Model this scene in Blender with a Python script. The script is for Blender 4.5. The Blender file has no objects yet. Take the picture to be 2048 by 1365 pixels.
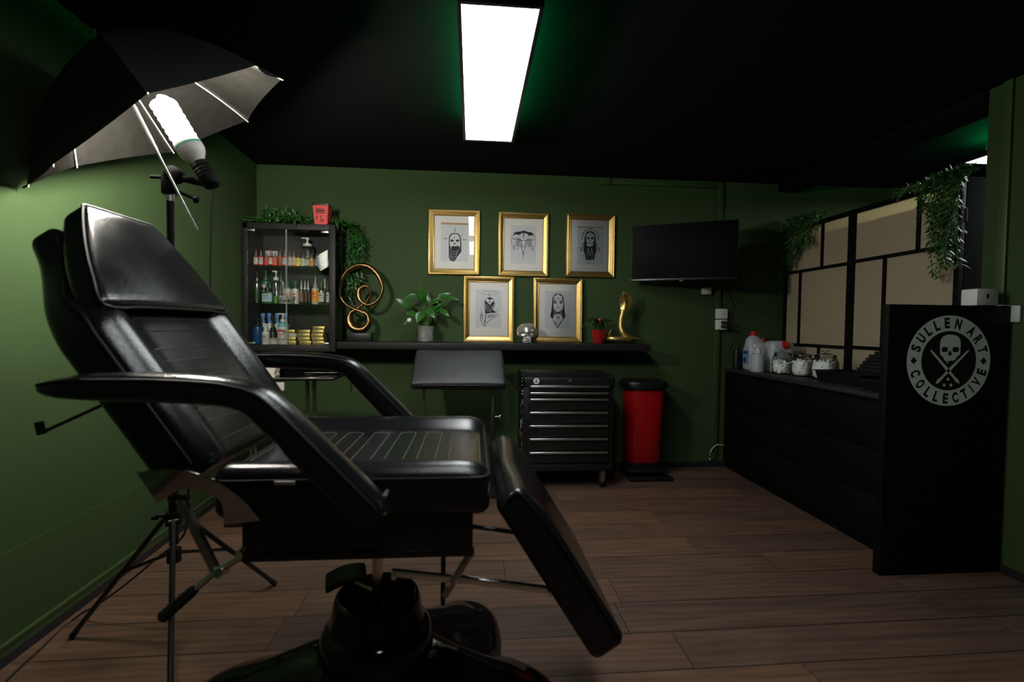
import bpy, bmesh, math, random
from mathutils import Vector, Matrix, Quaternion
PI = math.pi
random.seed(7)
scn = bpy.context.scene
COL = scn.collection
V = Vector

# ------------------------------------------------------------------ measured camera
CAM_H = 1.13
FPX = 960.0
CM = ((0.9965179651759445, -0.08248676893247639, 0.012160511201238027),
      (0.009435585893635988, -0.0333444564805611, -0.9993993780970949),
      (0.08284271120888673, 0.9960341762073711, -0.03245002892855569))

def _ray(x, y):
    a, b = (x - 1024) / FPX, (y - 682.5) / FPX
    return V([CM[0][i] * a + CM[1][i] * b + CM[2][i] for i in range(3)])

def at_y(x, y, Y):
    d = _ray(x, y); return V((0, 0, CAM_H)) + d * (Y / d.y)

def at_x(x, y, X):
    d = _ray(x, y); return V((0, 0, CAM_H)) + d * (X / d.x)

def at_z(x, y, Z):
    d = _ray(x, y); return V((0, 0, CAM_H)) + d * ((Z - CAM_H) / d.z)

# ------------------------------------------------------------------ materials
def lin(c):
    return tuple(((v / 255) / 12.92 if v / 255 <= .04045 else ((v / 255 + .055) / 1.055) ** 2.4) for v in c)

def _new(name):
    m = bpy.data.materials.new(name); m.use_nodes = True
    nt = m.node_tree; b = nt.nodes['Principled BSDF']
    return m, nt, b

def mat(name, col, rough=.5, metal=0., spec=.5, bump=0., bscale=200., var=0., vscale=6., trans=0., coat=0., detail=2.):
    """procedural principled material: noise drives a little colour variation and a bump"""
    m, nt, b = _new(name)
    c = (*col, 1)
    b.inputs['Base Color'].default_value = c
    b.inputs['Roughness'].default_value = rough
    b.inputs['Metallic'].default_value = metal
    b.inputs['Specular IOR Level'].default_value = spec
    b.inputs['Transmission Weight'].default_value = trans
    b.inputs['Coat Weight'].default_value = coat
    tc = nt.nodes.new('ShaderNodeTexCoord')
    if var > 0:
        n = nt.nodes.new('ShaderNodeTexNoise'); n.inputs['Scale'].default_value = vscale
        n.inputs['Detail'].default_value = 4
        nt.links.new(tc.outputs['Object'], n.inputs['Vector'])
        r = nt.nodes.new('ShaderNodeMix'); r.data_type = 'RGBA'
        r.inputs[6].default_value = tuple(v * (1 - var) for v in col) + (1,)
        r.inputs[7].default_value = tuple(min(1, v * (1 + var)) for v in col) + (1,)
        nt.links.new(n.outputs['Fac'], r.inputs[0])
        nt.links.new(r.outputs[2], b.inputs['Base Color'])
    if bump > 0:
        n = nt.nodes.new('ShaderNodeTexNoise'); n.inputs['Scale'].default_value = bscale
        n.inputs['Detail'].default_value = detail
        nt.links.new(tc.outputs['Object'], n.inputs['Vector'])
        bp = nt.nodes.new('ShaderNodeBump'); bp.inputs['Strength'].default_value = bump
        bp.inputs['Distance'].default_value = .002
        nt.links.new(n.outputs['Fac'], bp.inputs['Height'])
        nt.links.new(bp.outputs['Normal'], b.inputs['Normal'])
    return m

def emit(name, col, strength):
    m = bpy.data.materials.new(name); m.use_nodes = True
    nt = m.node_tree; nt.nodes.remove(nt.nodes['Principled BSDF'])
    e = nt.nodes.new('ShaderNodeEmission'); e.inputs[0].default_value = (*col, 1); e.inputs[1].default_value = strength
    nt.links.new(e.outputs[0], nt.nodes['Material Output'].inputs[0])
    return m

def pane(name, tint=(1, 1, 1), gloss=.0, rough=.01, ior=1.5):
    """thin clear sheet: straight-through transparency plus Fresnel reflection"""
    m = bpy.data.materials.new(name); m.use_nodes = True
    nt = m.node_tree; nt.nodes.remove(nt.nodes['Principled BSDF'])
    t = nt.nodes.new('ShaderNodeBsdfTransparent'); t.inputs[0].default_value = (*tint, 1)
    g = nt.nodes.new('ShaderNodeBsdfGlossy'); g.inputs['Roughness'].default_value = rough
    f = nt.nodes.new('ShaderNodeFresnel'); f.inputs[0].default_value = ior
    a = nt.nodes.new('ShaderNodeMath'); a.operation = 'ADD'; a.inputs[1].default_value = gloss
    mx = nt.nodes.new('ShaderNodeMixShader')
    nt.links.new(f.outputs[0], a.inputs[0]); nt.links.new(a.outputs[0], mx.inputs[0])
    nt.links.new(t.outputs[0], mx.inputs[1]); nt.links.new(g.outputs[0], mx.inputs[2])
    nt.links.new(mx.outputs[0], nt.nodes['Material Output'].inputs[0])
    return m

def wall_paint(name, col, joints=-.35):
    m, nt, b = _new(name)
    b.inputs['Roughness'].default_value = .65
    b.inputs['Specular IOR Level'].default_value = .08
    tc = nt.nodes.new('ShaderNodeTexCoord')
    n = nt.nodes.new('ShaderNodeTexNoise'); n.inputs['Scale'].default_value = 3; n.inputs['Detail'].default_value = 6
    nt.links.new(tc.outputs['Object'], n.inputs['Vector'])
    r = nt.nodes.new('ShaderNodeMix'); r.data_type = 'RGBA'
    r.inputs[6].default_value = tuple(v * .9 for v in col) + (1,); r.inputs[7].default_value = tuple(v * 1.1 for v in col) + (1,)
    nt.links.new(n.outputs['Fac'], r.inputs[0]); nt.links.new(r.outputs[2], b.inputs['Base Color'])
    # painted-over block courses (faint horizontal and vertical joints) and roller texture
    mp = nt.nodes.new('ShaderNodeMapping'); mp.inputs['Rotation'].default_value = (PI / 2, 0, 0)
    nt.links.new(tc.outputs['Object'], mp.inputs['Vector'])
    br = nt.nodes.new('ShaderNodeTexBrick'); br.inputs['Scale'].default_value = 1
    br.inputs['Brick Width'].default_value = .62; br.inputs['Row Height'].default_value = .245
    br.inputs['Mortar Size'].default_value = .004; br.inputs['Mortar Smooth'].default_value = .4
    nt.links.new(mp.outputs[0], br.inputs['Vector'])
    fn = nt.nodes.new('ShaderNodeTexNoise'); fn.inputs['Scale'].default_value = 260
    nt.links.new(tc.outputs['Object'], fn.inputs['Vector'])
    mul = nt.nodes.new('ShaderNodeMath'); mul.operation = 'MULTIPLY'; mul.inputs[1].default_value = joints
    nt.links.new(br.outputs['Fac'], mul.inputs[0])
    add = nt.nodes.new('ShaderNodeMath'); add.operation = 'ADD'
    m2 = nt.nodes.new('ShaderNodeMath'); m2.operation = 'MULTIPLY'; m2.inputs[1].default_value = .25
    nt.links.new(fn.outputs['Fac'], m2.inputs[0]); nt.links.new(mul.outputs[0], add.inputs[0]); nt.links.new(m2.outputs[0], add.inputs[1])
    bp = nt.nodes.new('ShaderNodeBump'); bp.inputs['Strength'].default_value = .3; bp.inputs['Distance'].default_value = .003
    nt.links.new(add.outputs[0], bp.inputs['Height']); nt.links.new(bp.outputs[0], b.inputs['Normal'])
    return m

def floor_mat():
    m, nt, b = _new('floor_laminate')
    N, L = nt.nodes.new, nt.links.new
    tc = N('ShaderNodeTexCoord'); sp = N('ShaderNodeSeparateXYZ'); L(tc.outputs['Object'], sp.inputs[0])
    def mth(op, a, bb=None):
        n = N('ShaderNodeMath'); n.operation = op
        for i, v in enumerate((a, bb)):
            if v is None: continue
            if isinstance(v, (int, float)): n.inputs[i].default_value = v
            else: L(v, n.inputs[i])
        return n.outputs[0]
    W, LEN = .193, 1.29
    yy = mth('ADD', sp.outputs['Y'], mth('MULTIPLY', sp.outputs['X'], -.008))
    ry = mth('DIVIDE', mth('ADD', yy, 5.07), W); row = mth('FLOOR', ry)
    wn = N('ShaderNodeTexWhiteNoise'); wn.noise_dimensions = '1D'; L(row, wn.inputs['W'])
    rx = mth('DIVIDE', mth('ADD', sp.outputs['X'], mth('MULTIPLY', wn.outputs['Value'], LEN)), LEN); colx = mth('FLOOR', rx)
    cb = N('ShaderNodeCombineXYZ'); L(row, cb.inputs[0]); L(colx, cb.inputs[1])
    w2 = N('ShaderNodeTexWhiteNoise'); w2.noise_dimensions = '2D'; L(cb.outputs[0], w2.inputs['Vector'])
    # grain: stretched noise, shifted per plank
    gv = N('ShaderNodeCombineXYZ')
    L(mth('ADD', mth('MULTIPLY', sp.outputs['X'], 1.1), mth('MULTIPLY', w2.outputs['Value'], 37)), gv.inputs[0])
    L(mth('MULTIPLY', sp.outputs['Y'], 8), gv.inputs[1]); L(mth('MULTIPLY', w2.outputs['Value'], 11), gv.inputs[2])
    g1 = N('ShaderNodeTexNoise'); g1.inputs['Scale'].default_value = 1.4; g1.inputs['Detail'].default_value = 9; g1.inputs['Roughness'].default_value = .66; g1.inputs['Distortion'].default_value = 1.2
    L(gv.outputs[0], g1.inputs['Vector'])
    wv = N('ShaderNodeTexWave'); wv.wave_type = 'BANDS'; wv.bands_direction = 'Y'; wv.inputs['Scale'].default_value = 1.1; wv.inputs['Distortion'].default_value = 11; wv.inputs['Detail'].default_value = 2
    wv.inputs['Detail Scale'].default_value = .5
    L(gv.outputs[0], wv.inputs['Vector'])
    rp = N('ShaderNodeValToRGB')
    rp.color_ramp.elements[0].position = .25; rp.color_ramp.elements[0].color = (*lin((72, 60, 55)), 1)
    rp.color_ramp.elements[1].position = .78; rp.color_ramp.elements[1].color = (*lin((124, 100, 84)), 1)
    e = rp.color_ramp.elements.new(.5); e.color = (*lin((100, 80, 70)), 1)
    L(mth('ADD', mth('MULTIPLY', g1.outputs['Fac'], .86), mth('MULTIPLY', wv.outputs['Fac'], .13)), rp.inputs[0])
    mx = N('ShaderNodeMix'); mx.data_type = 'RGBA'; mx.blend_type = 'MULTIPLY'; mx.inputs[0].default_value = 1
    tint = N('ShaderNodeValToRGB')
    tint.color_ramp.elements[0].color = (.66, .68, .70, 1); tint.color_ramp.elements[1].color = (1.16, .98, .80, 1)
    L(w2.outputs['Value'], tint.inputs[0]); L(rp.outputs[0], mx.inputs[6]); L(tint.outputs[0], mx.inputs[7])
    # joints
    fy = mth('FRACT', ry); fx = mth('FRACT', rx)
    ey = mth('MINIMUM', fy, mth('SUBTRACT', 1, fy)); ex = mth('MINIMUM', fx, mth('SUBTRACT', 1, fx))
    j = mth('MAXIMUM', mth('LESS_THAN', ey, .010), mth('LESS_THAN', ex, .0012))
    mj = N('ShaderNodeMix'); mj.data_type = 'RGBA'; L(j, mj.inputs[0]); L(mx.outputs[2], mj.inputs[6]); mj.inputs[7].default_value = (.006, .005, .005, 1)
    L(mj.outputs[2], b.inputs['Base Color'])
    b.inputs['Roughness'].default_value = .42; b.inputs['Specular IOR Level'].default_value = .4
    bp = N('ShaderNodeBump'); bp.inputs['Strength'].default_value = .25; bp.inputs['Distance'].default_value = .001
    L(mth('SUBTRACT', g1.outputs['Fac'], mth('MULTIPLY', j, 2)), bp.inputs['Height']); L(bp.outputs[0], b.inputs['Normal'])
    return m

def wood_black(name, col, axis=0, spec=.3):
    m, nt, b = _new(name)
    tc = nt.nodes.new('ShaderNodeTexCoord'); mp = nt.nodes.new('ShaderNodeMapping')
    s = [60, 60, 60]; s[axis] = 2.5; mp.inputs['Scale'].default_value = s
    nt.links.new(tc.outputs['Object'], mp.inputs[0])
    n = nt.nodes.new('ShaderNodeTexNoise'); n.inputs['Scale'].default_value = 1.5; n.inputs['Detail'].default_value = 5
    nt.links.new(mp.outputs[0], n.inputs['Vector'])
    r = nt.nodes.new('ShaderNodeMix'); r.data_type = 'RGBA'
    r.inputs[6].default_value = tuple(v * .6 for v in col) + (1,); r.inputs[7].default_value = tuple(v * 1.5 for v in col) + (1,)
    nt.links.new(n.outputs['Fac'], r.inputs[0]); nt.links.new(r.outputs[2], b.inputs['Base Color'])
    b.inputs['Roughness'].default_value = .55; b.inputs['Specular IOR Level'].default_value = spec
    return m

GREEN = (.0445, .0745, .0295)
def leather_mat():
    m, nt, b = _new('black_leather')
    b.inputs['Base Color'].default_value = (.0062, .0066, .0076, 1)
    b.inputs['Specular IOR Level'].default_value = .42
    tc = nt.nodes.new('ShaderNodeTexCoord')
    n = nt.nodes.new('ShaderNodeTexNoise'); n.inputs['Scale'].default_value = 8; n.inputs['Detail'].default_value = 3
    nt.links.new(tc.outputs['Object'], n.inputs['Vector'])
    r = nt.nodes.new('ShaderNodeMapRange'); r.inputs[1].default_value = .3; r.inputs[2].default_value = .7; r.inputs[3].default_value = .15; r.inputs[4].default_value = .23
    nt.links.new(n.outputs['Fac'], r.inputs[0]); nt.links.new(r.outputs[0], b.inputs['Roughness'])
    f = nt.nodes.new('ShaderNodeTexNoise'); f.inputs['Scale'].default_value = 420
    nt.links.new(tc.outputs['Object'], f.inputs['Vector'])
    a = nt.nodes.new('ShaderNodeMath'); a.operation = 'MULTIPLY_ADD'; a.inputs[1].default_value = .5
    nt.links.new(n.outputs['Fac'], a.inputs[0]); nt.links.new(f.outputs['Fac'], a.inputs[2])
    bp = nt.nodes.new('ShaderNodeBump'); bp.inputs['Strength'].default_value = .22; bp.inputs['Distance'].default_value = .002
    nt.links.new(a.outputs[0], bp.inputs['Height']); nt.links.new(bp.outputs['Normal'], b.inputs['Normal'])
    return m

MT = dict(
    wall=wall_paint('green_wall_paint', GREEN),
    wall_plain=wall_paint('green_wall_paint_plain', GREEN, 0.),
    wall_skirt=mat('green_skirting_paint', (.05, .088, .029), .4),
    white_blocker=mat('white_blocker_paint', (.5, .47, .42), .7),
    ceil=mat('black_ceiling_paint', (.0032, .0032, .0035), .9, spec=.1, bump=.2, bscale=80),
    floor=floor_mat(),
    skirt=mat('dark_grey_skirting', (.018, .017, .019), .5),
    leather=leather_mat(),
    piping=mat('black_piping', (.005, .005, .0055), .55, spec=.2),
    leather2=mat('grey_black_leather', (.022, .024, .026), .48, spec=.5, bump=.2, bscale=420, var=.2, vscale=9),
    stitch=mat('grey_stitching', (.075, .075, .07), .6),
    stitch_dark=mat('dark_grey_stitching', (.022, .022, .022), .6),
    blk=mat('black_plastic', (.006, .006, .0065), .42, spec=.35),
    blk_gloss=mat('glossy_black_abs', (.0035, .0035, .004), .10, spec=.42),
    blk_metal=mat('black_coated_steel', (.0075, .0075, .008), .38, spec=.5),
    rubber=mat('black_rubber', (.008, .008, .008), .75),
    chrome=mat('chrome_steel', (.75, .74, .72), .24, 1.),
    mirror=mat('polished_steel_plate', (.62, .60, .57), .05, 1.),
    alu=mat('brushed_aluminium', (.72, .72, .72), .3, 1., bump=.05, bscale=300),
    steel=mat('dull_steel', (.35, .33, .30), .35, 1.),
    wood_blk=wood_black('black_brown_veneer', (.011, .0105, .0105)),
    wood_blk_v=wood_black('black_brown_veneer_upright', (.016, .0145, .0145), 2),
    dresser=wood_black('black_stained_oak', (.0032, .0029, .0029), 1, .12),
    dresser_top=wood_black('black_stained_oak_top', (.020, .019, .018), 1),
    screen_frame=wood_black('black_screen_wood', (.005, .0045, .0045), 2, .1),
    gold=mat('gilded_moulding', (.62, .41, .13), .36, 1., bump=.12, bscale=60, var=.22, vscale=25),
    gold_edge=mat('dark_gilt_edge', (.36, .22, .06), .4, 1.),
    gold_stat=mat('polished_gold', (.80, .57, .20), .42, 1., bump=.08, bscale=150, var=.2, vscale=30),
    gold_box=mat('gold_foil_card', (.62, .46, .14), .4, .7, var=.1, vscale=40),
    bronze=mat('bronze_cast', (.30, .17, .075), .33, 1., var=.25, vscale=14, bump=.06, bscale=120),
    silver=mat('silver_glaze', (.80, .79, .76), .17, .8),
    matboard=mat('ivory_mat_board', (.90, .87, .81), .85),
    paper=mat('pale_grey_print_paper', (.72, .745, .755), .85),
    ink=mat('black_print_ink', (.022, .023, .026), .8),
    ink2=mat('grey_print_ink', (.16, .165, .17), .8),
    ink3=mat('light_grey_print_ink', (.38, .39, .40), .8),
    kraft=mat('orange_backing_card', (.55, .30, .16), .8),
    glass=pane('clear_glass', (.97, .985, .97)),
    glass_green=pane('glass_shelf', (.80, .92, .85), .03),
    glass_pic=pane('picture_glass', (1, 1, 1), 0, .02),
    clearp=pane('clear_plastic', (.78, .80, .78), .10, .2),
    bagp=pane('clear_plastic_film', (.78, .79, .80), .04, .35),
    jarg=pane('jar_glass', (.95, .97, .96), .0, .03, 1.32),
    white=mat('white_plastic', (.70, .70, .67), .4),
    offwhite=mat('milky_plastic', (.42, .45, .47), .4),
    cotton=mat('cotton_wool', (.85, .86, .84), .95, bump=.9, bscale=90),
    red=mat('red_metallic_plastic', (.42, .004, .006), .3, .25, coat=.2),
    red_cap=mat('red_cap_plastic', (.55, .01, .012), .35),
    red_box=mat('red_sharps_plastic', (.62, .035, .025), .4),
    red_foil=mat('red_foil_pot', (.55, .025, .03), .28, .6),
    screenp=None,
    leaf=mat('glossy_leaf', (.020, .105, .012), .28, spec=.6, var=.35, vscale=30),
    leaf2=mat('plastic_fern_leaf', (.018, .085, .012), .45, var=.5, vscale=25),
    leaf_fern=mat('plastic_hanging_leaf', (.026, .095, .018), .45, var=.5, vscale=25),
    stem=mat('green_stem', (.05, .14, .02), .5),
    leaf_dark=mat('maroon_leaf', (.03, .006, .010), .35),
    leaf_b=mat('bromeliad_leaf', (.025, .10, .018), .35, var=.4, vscale=20),
    petal=mat('white_spathe', (.75, .72, .62), .5),
    soil=mat('potting_soil', (.012, .009, .006), .95),
    tvs=mat('television_glass', (.0025, .0025, .003), .3, spec=.04),
    blk_matte=mat('matt_black_plastic', (.003, .003, .0034), .5, spec=.06),
    umb_out=mat('black_umbrella_cloth', (.004, .004, .005), .8),
    umb_in=mat('silver_umbrella_lining', (.095, .09, .08), .34, .92, bump=.9, bscale=38, detail=8, var=.35, vscale=22),
    ceramic=mat('white_lamp_base', (.62, .60, .55), .35),
    teal=mat('teal_print', (.05, .42, .33), .5),
    logo=mat('pale_grey_green_vinyl', (.78, .90, .84), .6),
    logo_dk=mat('logo_black', (.004, .004, .004), .6),
    pale_green=mat('pale_green_plastic', (.42, .52, .46), .4),
    rose=mat('rose_gold_metal', (.75, .42, .26), .2, 1.),
    led=emit('panel_diffuser', (.95, 1., 1.), 20.),
    led3=emit('panel_diffuser_dimmed', (.95, 1., 1.), 15.),
    led2=emit('panel_diffuser_next_room', (.95, 1., 1.), 30.),
    green_led=emit('green_led_strip', (.0, 1., .28), 80.),
    bulb=emit('lit_lamp_tube', (1., .95, .84), 640.),
)

def screen_mat():
    m = bpy.data.materials.new('translucent_screen_cloth'); m.use_nodes = True
    nt = m.node_tree; nt.nodes.remove(nt.nodes['Principled BSDF'])
    d = nt.nodes.new('ShaderNodeBsdfDiffuse'); d.inputs[0].default_value = (.72, .61, .44, 1)
    t = nt.nodes.new('ShaderNodeBsdfTranslucent'); t.inputs[0].default_value = (.62, .58, .38, 1)
    mx = nt.nodes.new('ShaderNodeMixShader'); mx.inputs[0].default_value = .5
    n = nt.nodes.new('ShaderNodeTexNoise'); n.inputs['Scale'].default_value = 300
    tc = nt.nodes.new('ShaderNodeTexCoord'); nt.links.new(tc.outputs['Object'], n.inputs['Vector'])
    bp = nt.nodes.new('ShaderNodeBump'); bp.inputs['Strength'].default_value = .2; bp.inputs['Distance'].default_value = .001
    nt.links.new(n.outputs['Fac'], bp.inputs['Height']); nt.links.new(bp.outputs[0], d.inputs['Normal'])
    nt.links.new(d.outputs[0], mx.inputs[1]); nt.links.new(t.outputs[0], mx.inputs[2])
    nt.links.new(mx.outputs[0], nt.nodes['Material Output'].inputs[0])
    return m
MT['screenp'] = screen_mat()
_cm = {}
def cmat(rgb, rough=.4, metal=0.):
    """plain coloured plastic or paper, one material per colour"""
    k = (rgb, rough, metal)
    if k not in _cm:
        _cm[k] = mat('plastic_%d_%d_%d' % rgb, lin(rgb), rough, metal, var=.06, vscale=60)
    return _cm[k]
# ------------------------------------------------------------------ mesh helpers
def BM(): return bmesh.new()

def _mi(bm, f0, mi):
    if mi:
        bm.faces.ensure_lookup_table()
        for f in bm.faces[f0:]: f.material_index = mi

def box(bm, lo, hi, bev=0., mi=0, mtx=None, seg=2):
    f0 = len(bm.faces); v0 = len(bm.verts)
    lo, hi = V(lo), V(hi)
    r = bmesh.ops.create_cube(bm, size=1)
    c = (lo + hi) / 2; s = hi - lo
    for v in r['verts']:
        v.co = V((v.co.x * s.x, v.co.y * s.y, v.co.z * s.z)) + c
    vs = r['verts']
    if bev > 0:
        es = list({e for v in vs for e in v.link_edges})
        bmesh.ops.bevel(bm, geom=es, offset=min(bev, min(abs(s.x), abs(s.y), abs(s.z)) * .49), segments=seg, affect='EDGES', profile=.5)
    bm.verts.ensure_lookup_table()
    if mtx is not None:
        for v in bm.verts[v0:]: v.co = mtx @ v.co
    _mi(bm, f0, mi)

def frame_axes(d):
    d = V(d).normalized()
    up = V((0, 0, 1)) if abs(d.z) < .95 else V((1, 0, 0))
    a = d.cross(up).normalized(); b = a.cross(d).normalized()
    return a, b, d

def rings(bm, rr, cap=True, closed=False, mi=0, cyc=True):
    """skin a list of vertex rings"""
    f0 = len(bm.faces)
    vr = [[bm.verts.new(p) for p in r] for r in rr]
    n = len(vr[0]); m = len(vr)
    for i in range(m if closed else m - 1):
        A, B = vr[i], vr[(i + 1) % m]
        for j in range(n if cyc else n - 1):
            k = (j + 1) % n
            try: bm.faces.new((A[j], A[k], B[k], B[j]))
            except ValueError: pass
    if cap and not closed:
        try: bm.faces.new(vr[0][::-1]); bm.faces.new(vr[-1])
        except ValueError: pass
    _mi(bm, f0, mi)

def tube(bm, pts, rad, seg=10, cap=True, closed=False, mi=0, flat=1., side=None):
    """sweep a circle (or ellipse, flat<1 across the side vector) along points"""
    pts = [V(p) for p in pts]
    if not hasattr(rad, '__len__'): rad = [rad] * len(pts)
    n = len(pts); rr = []; pa = None
    for i, p in enumerate(pts):
        if closed: d = pts[(i + 1) % n] - pts[i - 1]
        else: d = pts[min(i + 1, n - 1)] - pts[max(i - 1, 0)]
        if d.length < 1e-9: d = V((0, 0, 1))
        d.normalize()
        if side is not None:
            a = V(side) - d * d.dot(V(side)); a.normalize()
        elif pa is None: a = frame_axes(d)[0]
        else:
            a = pa - d * d.dot(pa)
            if a.length < 1e-6: a = frame_axes(d)[0]
            a.normalize()
        pa = a; b = d.cross(a)
        rr.append([p + a * (rad[i] * math.cos(2 * PI * k / seg)) + b * (rad[i] * flat * math.sin(2 * PI * k / seg)) for k in range(seg)])
    rings(bm, rr, cap, closed, mi)

def cyl(bm, p0, p1, r0, r1=None, seg=20, mi=0):
    tube(bm, [p0, p1], [r0, r0 if r1 is None else r1], seg, mi=mi)

def lathe(bm, prof, c=(0, 0, 0), seg=28, d=(0, 0, 1), mi=0, sq=0., asp=1.):
    """revolve (r,h) profile about direction d through c; sq>0 squares the section, asp squashes it"""
    a, b, d = frame_axes(d); c = V(c)
    if abs(d.z) > .95: a, b = V((1, 0, 0)), V((0, 1, 0))
    rr = []
    for r, h in prof:
        ring = []
        for k in range(seg):
            t = 2 * PI * k / seg; x, y = math.cos(t), math.sin(t)
            if sq > 0:
                q = (abs(x) ** sq + abs(y) ** sq) ** (-1 / sq); x, y = x * q, y * q
            ring.append(c + a * (max(r, 1e-4) * x) + b * (max(r, 1e-4) * y * asp) + d * h)
        rr.append(ring)
    rings(bm, rr, True, False, mi)

def catmull(pts, n=6, closed=False):
    pts = [V(p) for p in pts]; out = []; m = len(pts)
    for i in range(m if closed else m - 1):
        if closed: p0, p1, p2, p3 = pts[i - 1], pts[i], pts[(i + 1) % m], pts[(i + 2) % m]
        else: p0, p1, p2, p3 = pts[max(i - 1, 0)], pts[i], pts[i + 1], pts[min(i + 2, m - 1)]
        for k in range(n):
            t = k / n
            out.append(.5 * ((2 * p1) + (p2 - p0) * t + (2 * p0 - 5 * p1 + 4 * p2 - p3) * t * t + (3 * p1 - p0 - 3 * p2 + p3) * t ** 3))
    if not closed: out.append(pts[-1])
    return out

def rbox(bm, half, r, seg=(10, 10, 4), fn=None, mi=0):
    """rounded cushion box centred on 0; fn maps each point to its place"""
    hx, hy, hz = half; r = min(r, hx, hy, hz)
    def coords(h, n):
        e = [h - r + r * math.sin(PI / 8 * k) if False else h - r + r * k / 3 for k in range(1, 4)]
        inn = [-(h - r) + 2 * (h - r) * i / n for i in range(n + 1)]
        return [-v for v in e[::-1]] + inn + e
    X, Y, Z = coords(hx, seg[0]), coords(hy, seg[1]), coords(hz, seg[2])
    cache = {}
    def vert(p):
        k = tuple(round(c, 6) for c in p)
        if k not in cache:
            inner = V((max(-(hx - r), min(hx - r, p[0])), max(-(hy - r), min(hy - r, p[1])), max(-(hz - r), min(hz - r, p[2]))))
            d = V(p) - inner
            q = inner + d.normalized() * r if d.length > 1e-9 else V(p)
            if fn: q = fn(q)
            cache[k] = bm.verts.new(q)
        return cache[k]
    f0 = len(bm.faces)
    def grid(A, B, f):
        for i in range(len(A) - 1):
            for j in range(len(B) - 1):
                q = [vert(f(A[i], B[j])), vert(f(A[i + 1], B[j])), vert(f(A[i + 1], B[j + 1])), vert(f(A[i], B[j + 1]))]
                if len(set(q)) == 4:
                    try: bm.faces.new(q)
                    except ValueError: pass
    grid(X, Y, lambda a, b: (a, b, hz)); grid(Y, X, lambda a, b: (b, a, -hz))
    grid(Y, Z, lambda a, b: (hx, a, b)); grid(Z, Y, lambda a, b: (-hx, b, a))
    grid(Z, X, lambda a, b: (b, hy, a)); grid(X, Z, lambda a, b: (a, -hy, b))
    _mi(bm, f0, mi)

def prism(bm, poly, f, d, mi=0):
    """extrude a 2-D outline; f maps (u,v) to a point, d is the thickness vector"""
    f0 = len(bm.faces); d = V(d)
    a = [bm.verts.new(f(u, v)) for u, v in poly]
    b = [bm.verts.new(f(u, v) + d) for u, v in poly]
    fa = bm.faces.new(a); fb = bm.faces.new(b[::-1])
    n = len(poly)
    for i in range(n):
        k = (i + 1) % n
        bm.faces.new((a[k], a[i], b[i], b[k]))
    bmesh.ops.triangulate(bm, faces=[fa, fb])
    _mi(bm, f0, mi)

def strip(bm, inner, outer, f, d, mi=0, closed=False):
    """thick band between two matching outlines"""
    d = V(d); n = len(inner)
    R = [[f(*inner[i]), f(*outer[i]), f(*outer[i]) + d, f(*inner[i]) + d] for i in range(n)]
    rings(bm, R, not closed, closed, mi)

def leaf(bm, p0, p1, w, droop=.0, nrm=(0, 0, 1), n=7, fold=.25, mi=0, tipy=1.0):
    """a pointed blade from p0 to p1, folded along the midrib"""
    p0, p1 = V(p0), V(p1); d = p1 - p0; L = d.length
    s = d.cross(V(nrm))
    if s.length < 1e-6: s = d.cross(V((1, 0, 0)))
    s.normalize(); up = s.cross(d).normalized()
    f0 = len(bm.faces); prev = None
    for i in range(n + 1):
        t = i / n
        c = p0 + d * t + up * (droop * L * 4 * t * (1 - t))
        ww = w * (math.sin(PI * min(1, t * tipy) ** .75) ** .9) * .5 if 0 < t < 1 else .0006
        row = [bm.verts.new(c - s * ww + up * (ww * fold)), bm.verts.new(c), bm.verts.new(c + s * ww + up * (ww * fold))]
        if prev:
            bm.faces.new((prev[0], prev[1], row[1], row[0])); bm.faces.new((prev[1], prev[2], row[2], row[1]))
        prev = row
    _mi(bm, f0, mi)

# ------------------------------------------------------------------ objects
def root_of(o):
    while o.parent: o = o.parent
    return o

def obj(name, bm, mats, parent=None, loc=None, sharp=35, label=None, smooth=True):
    me = bpy.data.meshes.new(name)
    bmesh.ops.recalc_face_normals(bm, faces=bm.faces[:]) if not bm.faces or True else None
    org = V((0, 0, 0))
    if parent is not None: org = V(root_of(parent).location)
    elif loc is not None: org = V(loc)
    if org.length > 0:
        for v in bm.verts: v.co -= org
    bm.to_mesh(me); bm.free()
    for m in (mats if isinstance(mats, (list, tuple)) else [mats]): me.materials.append(m)
    if smooth:
        me.shade_smooth()
        me.set_sharp_from_angle(angle=math.radians(sharp))
    o = bpy.data.objects.new(name, me); COL.objects.link(o)
    if parent is not None: o.parent = parent
    elif loc is not None: o.location = loc
    if label: o['label'] = label
    return o

def tag(o, label, cat, group=None):
    o['label'] = label; o['category'] = cat
    if group: o['group'] = group
    return o

def thing(name, loc, label, cat, group=None):
    o = bpy.data.objects.new(name, None); COL.objects.link(o)
    o.empty_display_size = .05
    o.location = loc
    return tag(o, label, cat, group)

def struct(name, bm, m, **k):
    o = obj(name, bm, m, **k); o['kind'] = 'structure'; return o

def base_mid(bm):
    lo = [min(v.co[i] for v in bm.verts) for i in range(3)]; hi = [max(v.co[i] for v in bm.verts) for i in range(3)]
    return ((lo[0] + hi[0]) / 2, (lo[1] + hi[1]) / 2, lo[2])

def solo(name, bm, mats, label, cat, group=None, **k):
    return tag(obj(name, bm, mats, loc=base_mid(bm), **k), label, cat, group)
# ================================================================== SETTING
CEIL = 2.30
BACK = 3.735
def lw(y): return -1.516 - .0405 * (y - 1.64)      # left wall runs very slightly outwards to the back

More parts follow.
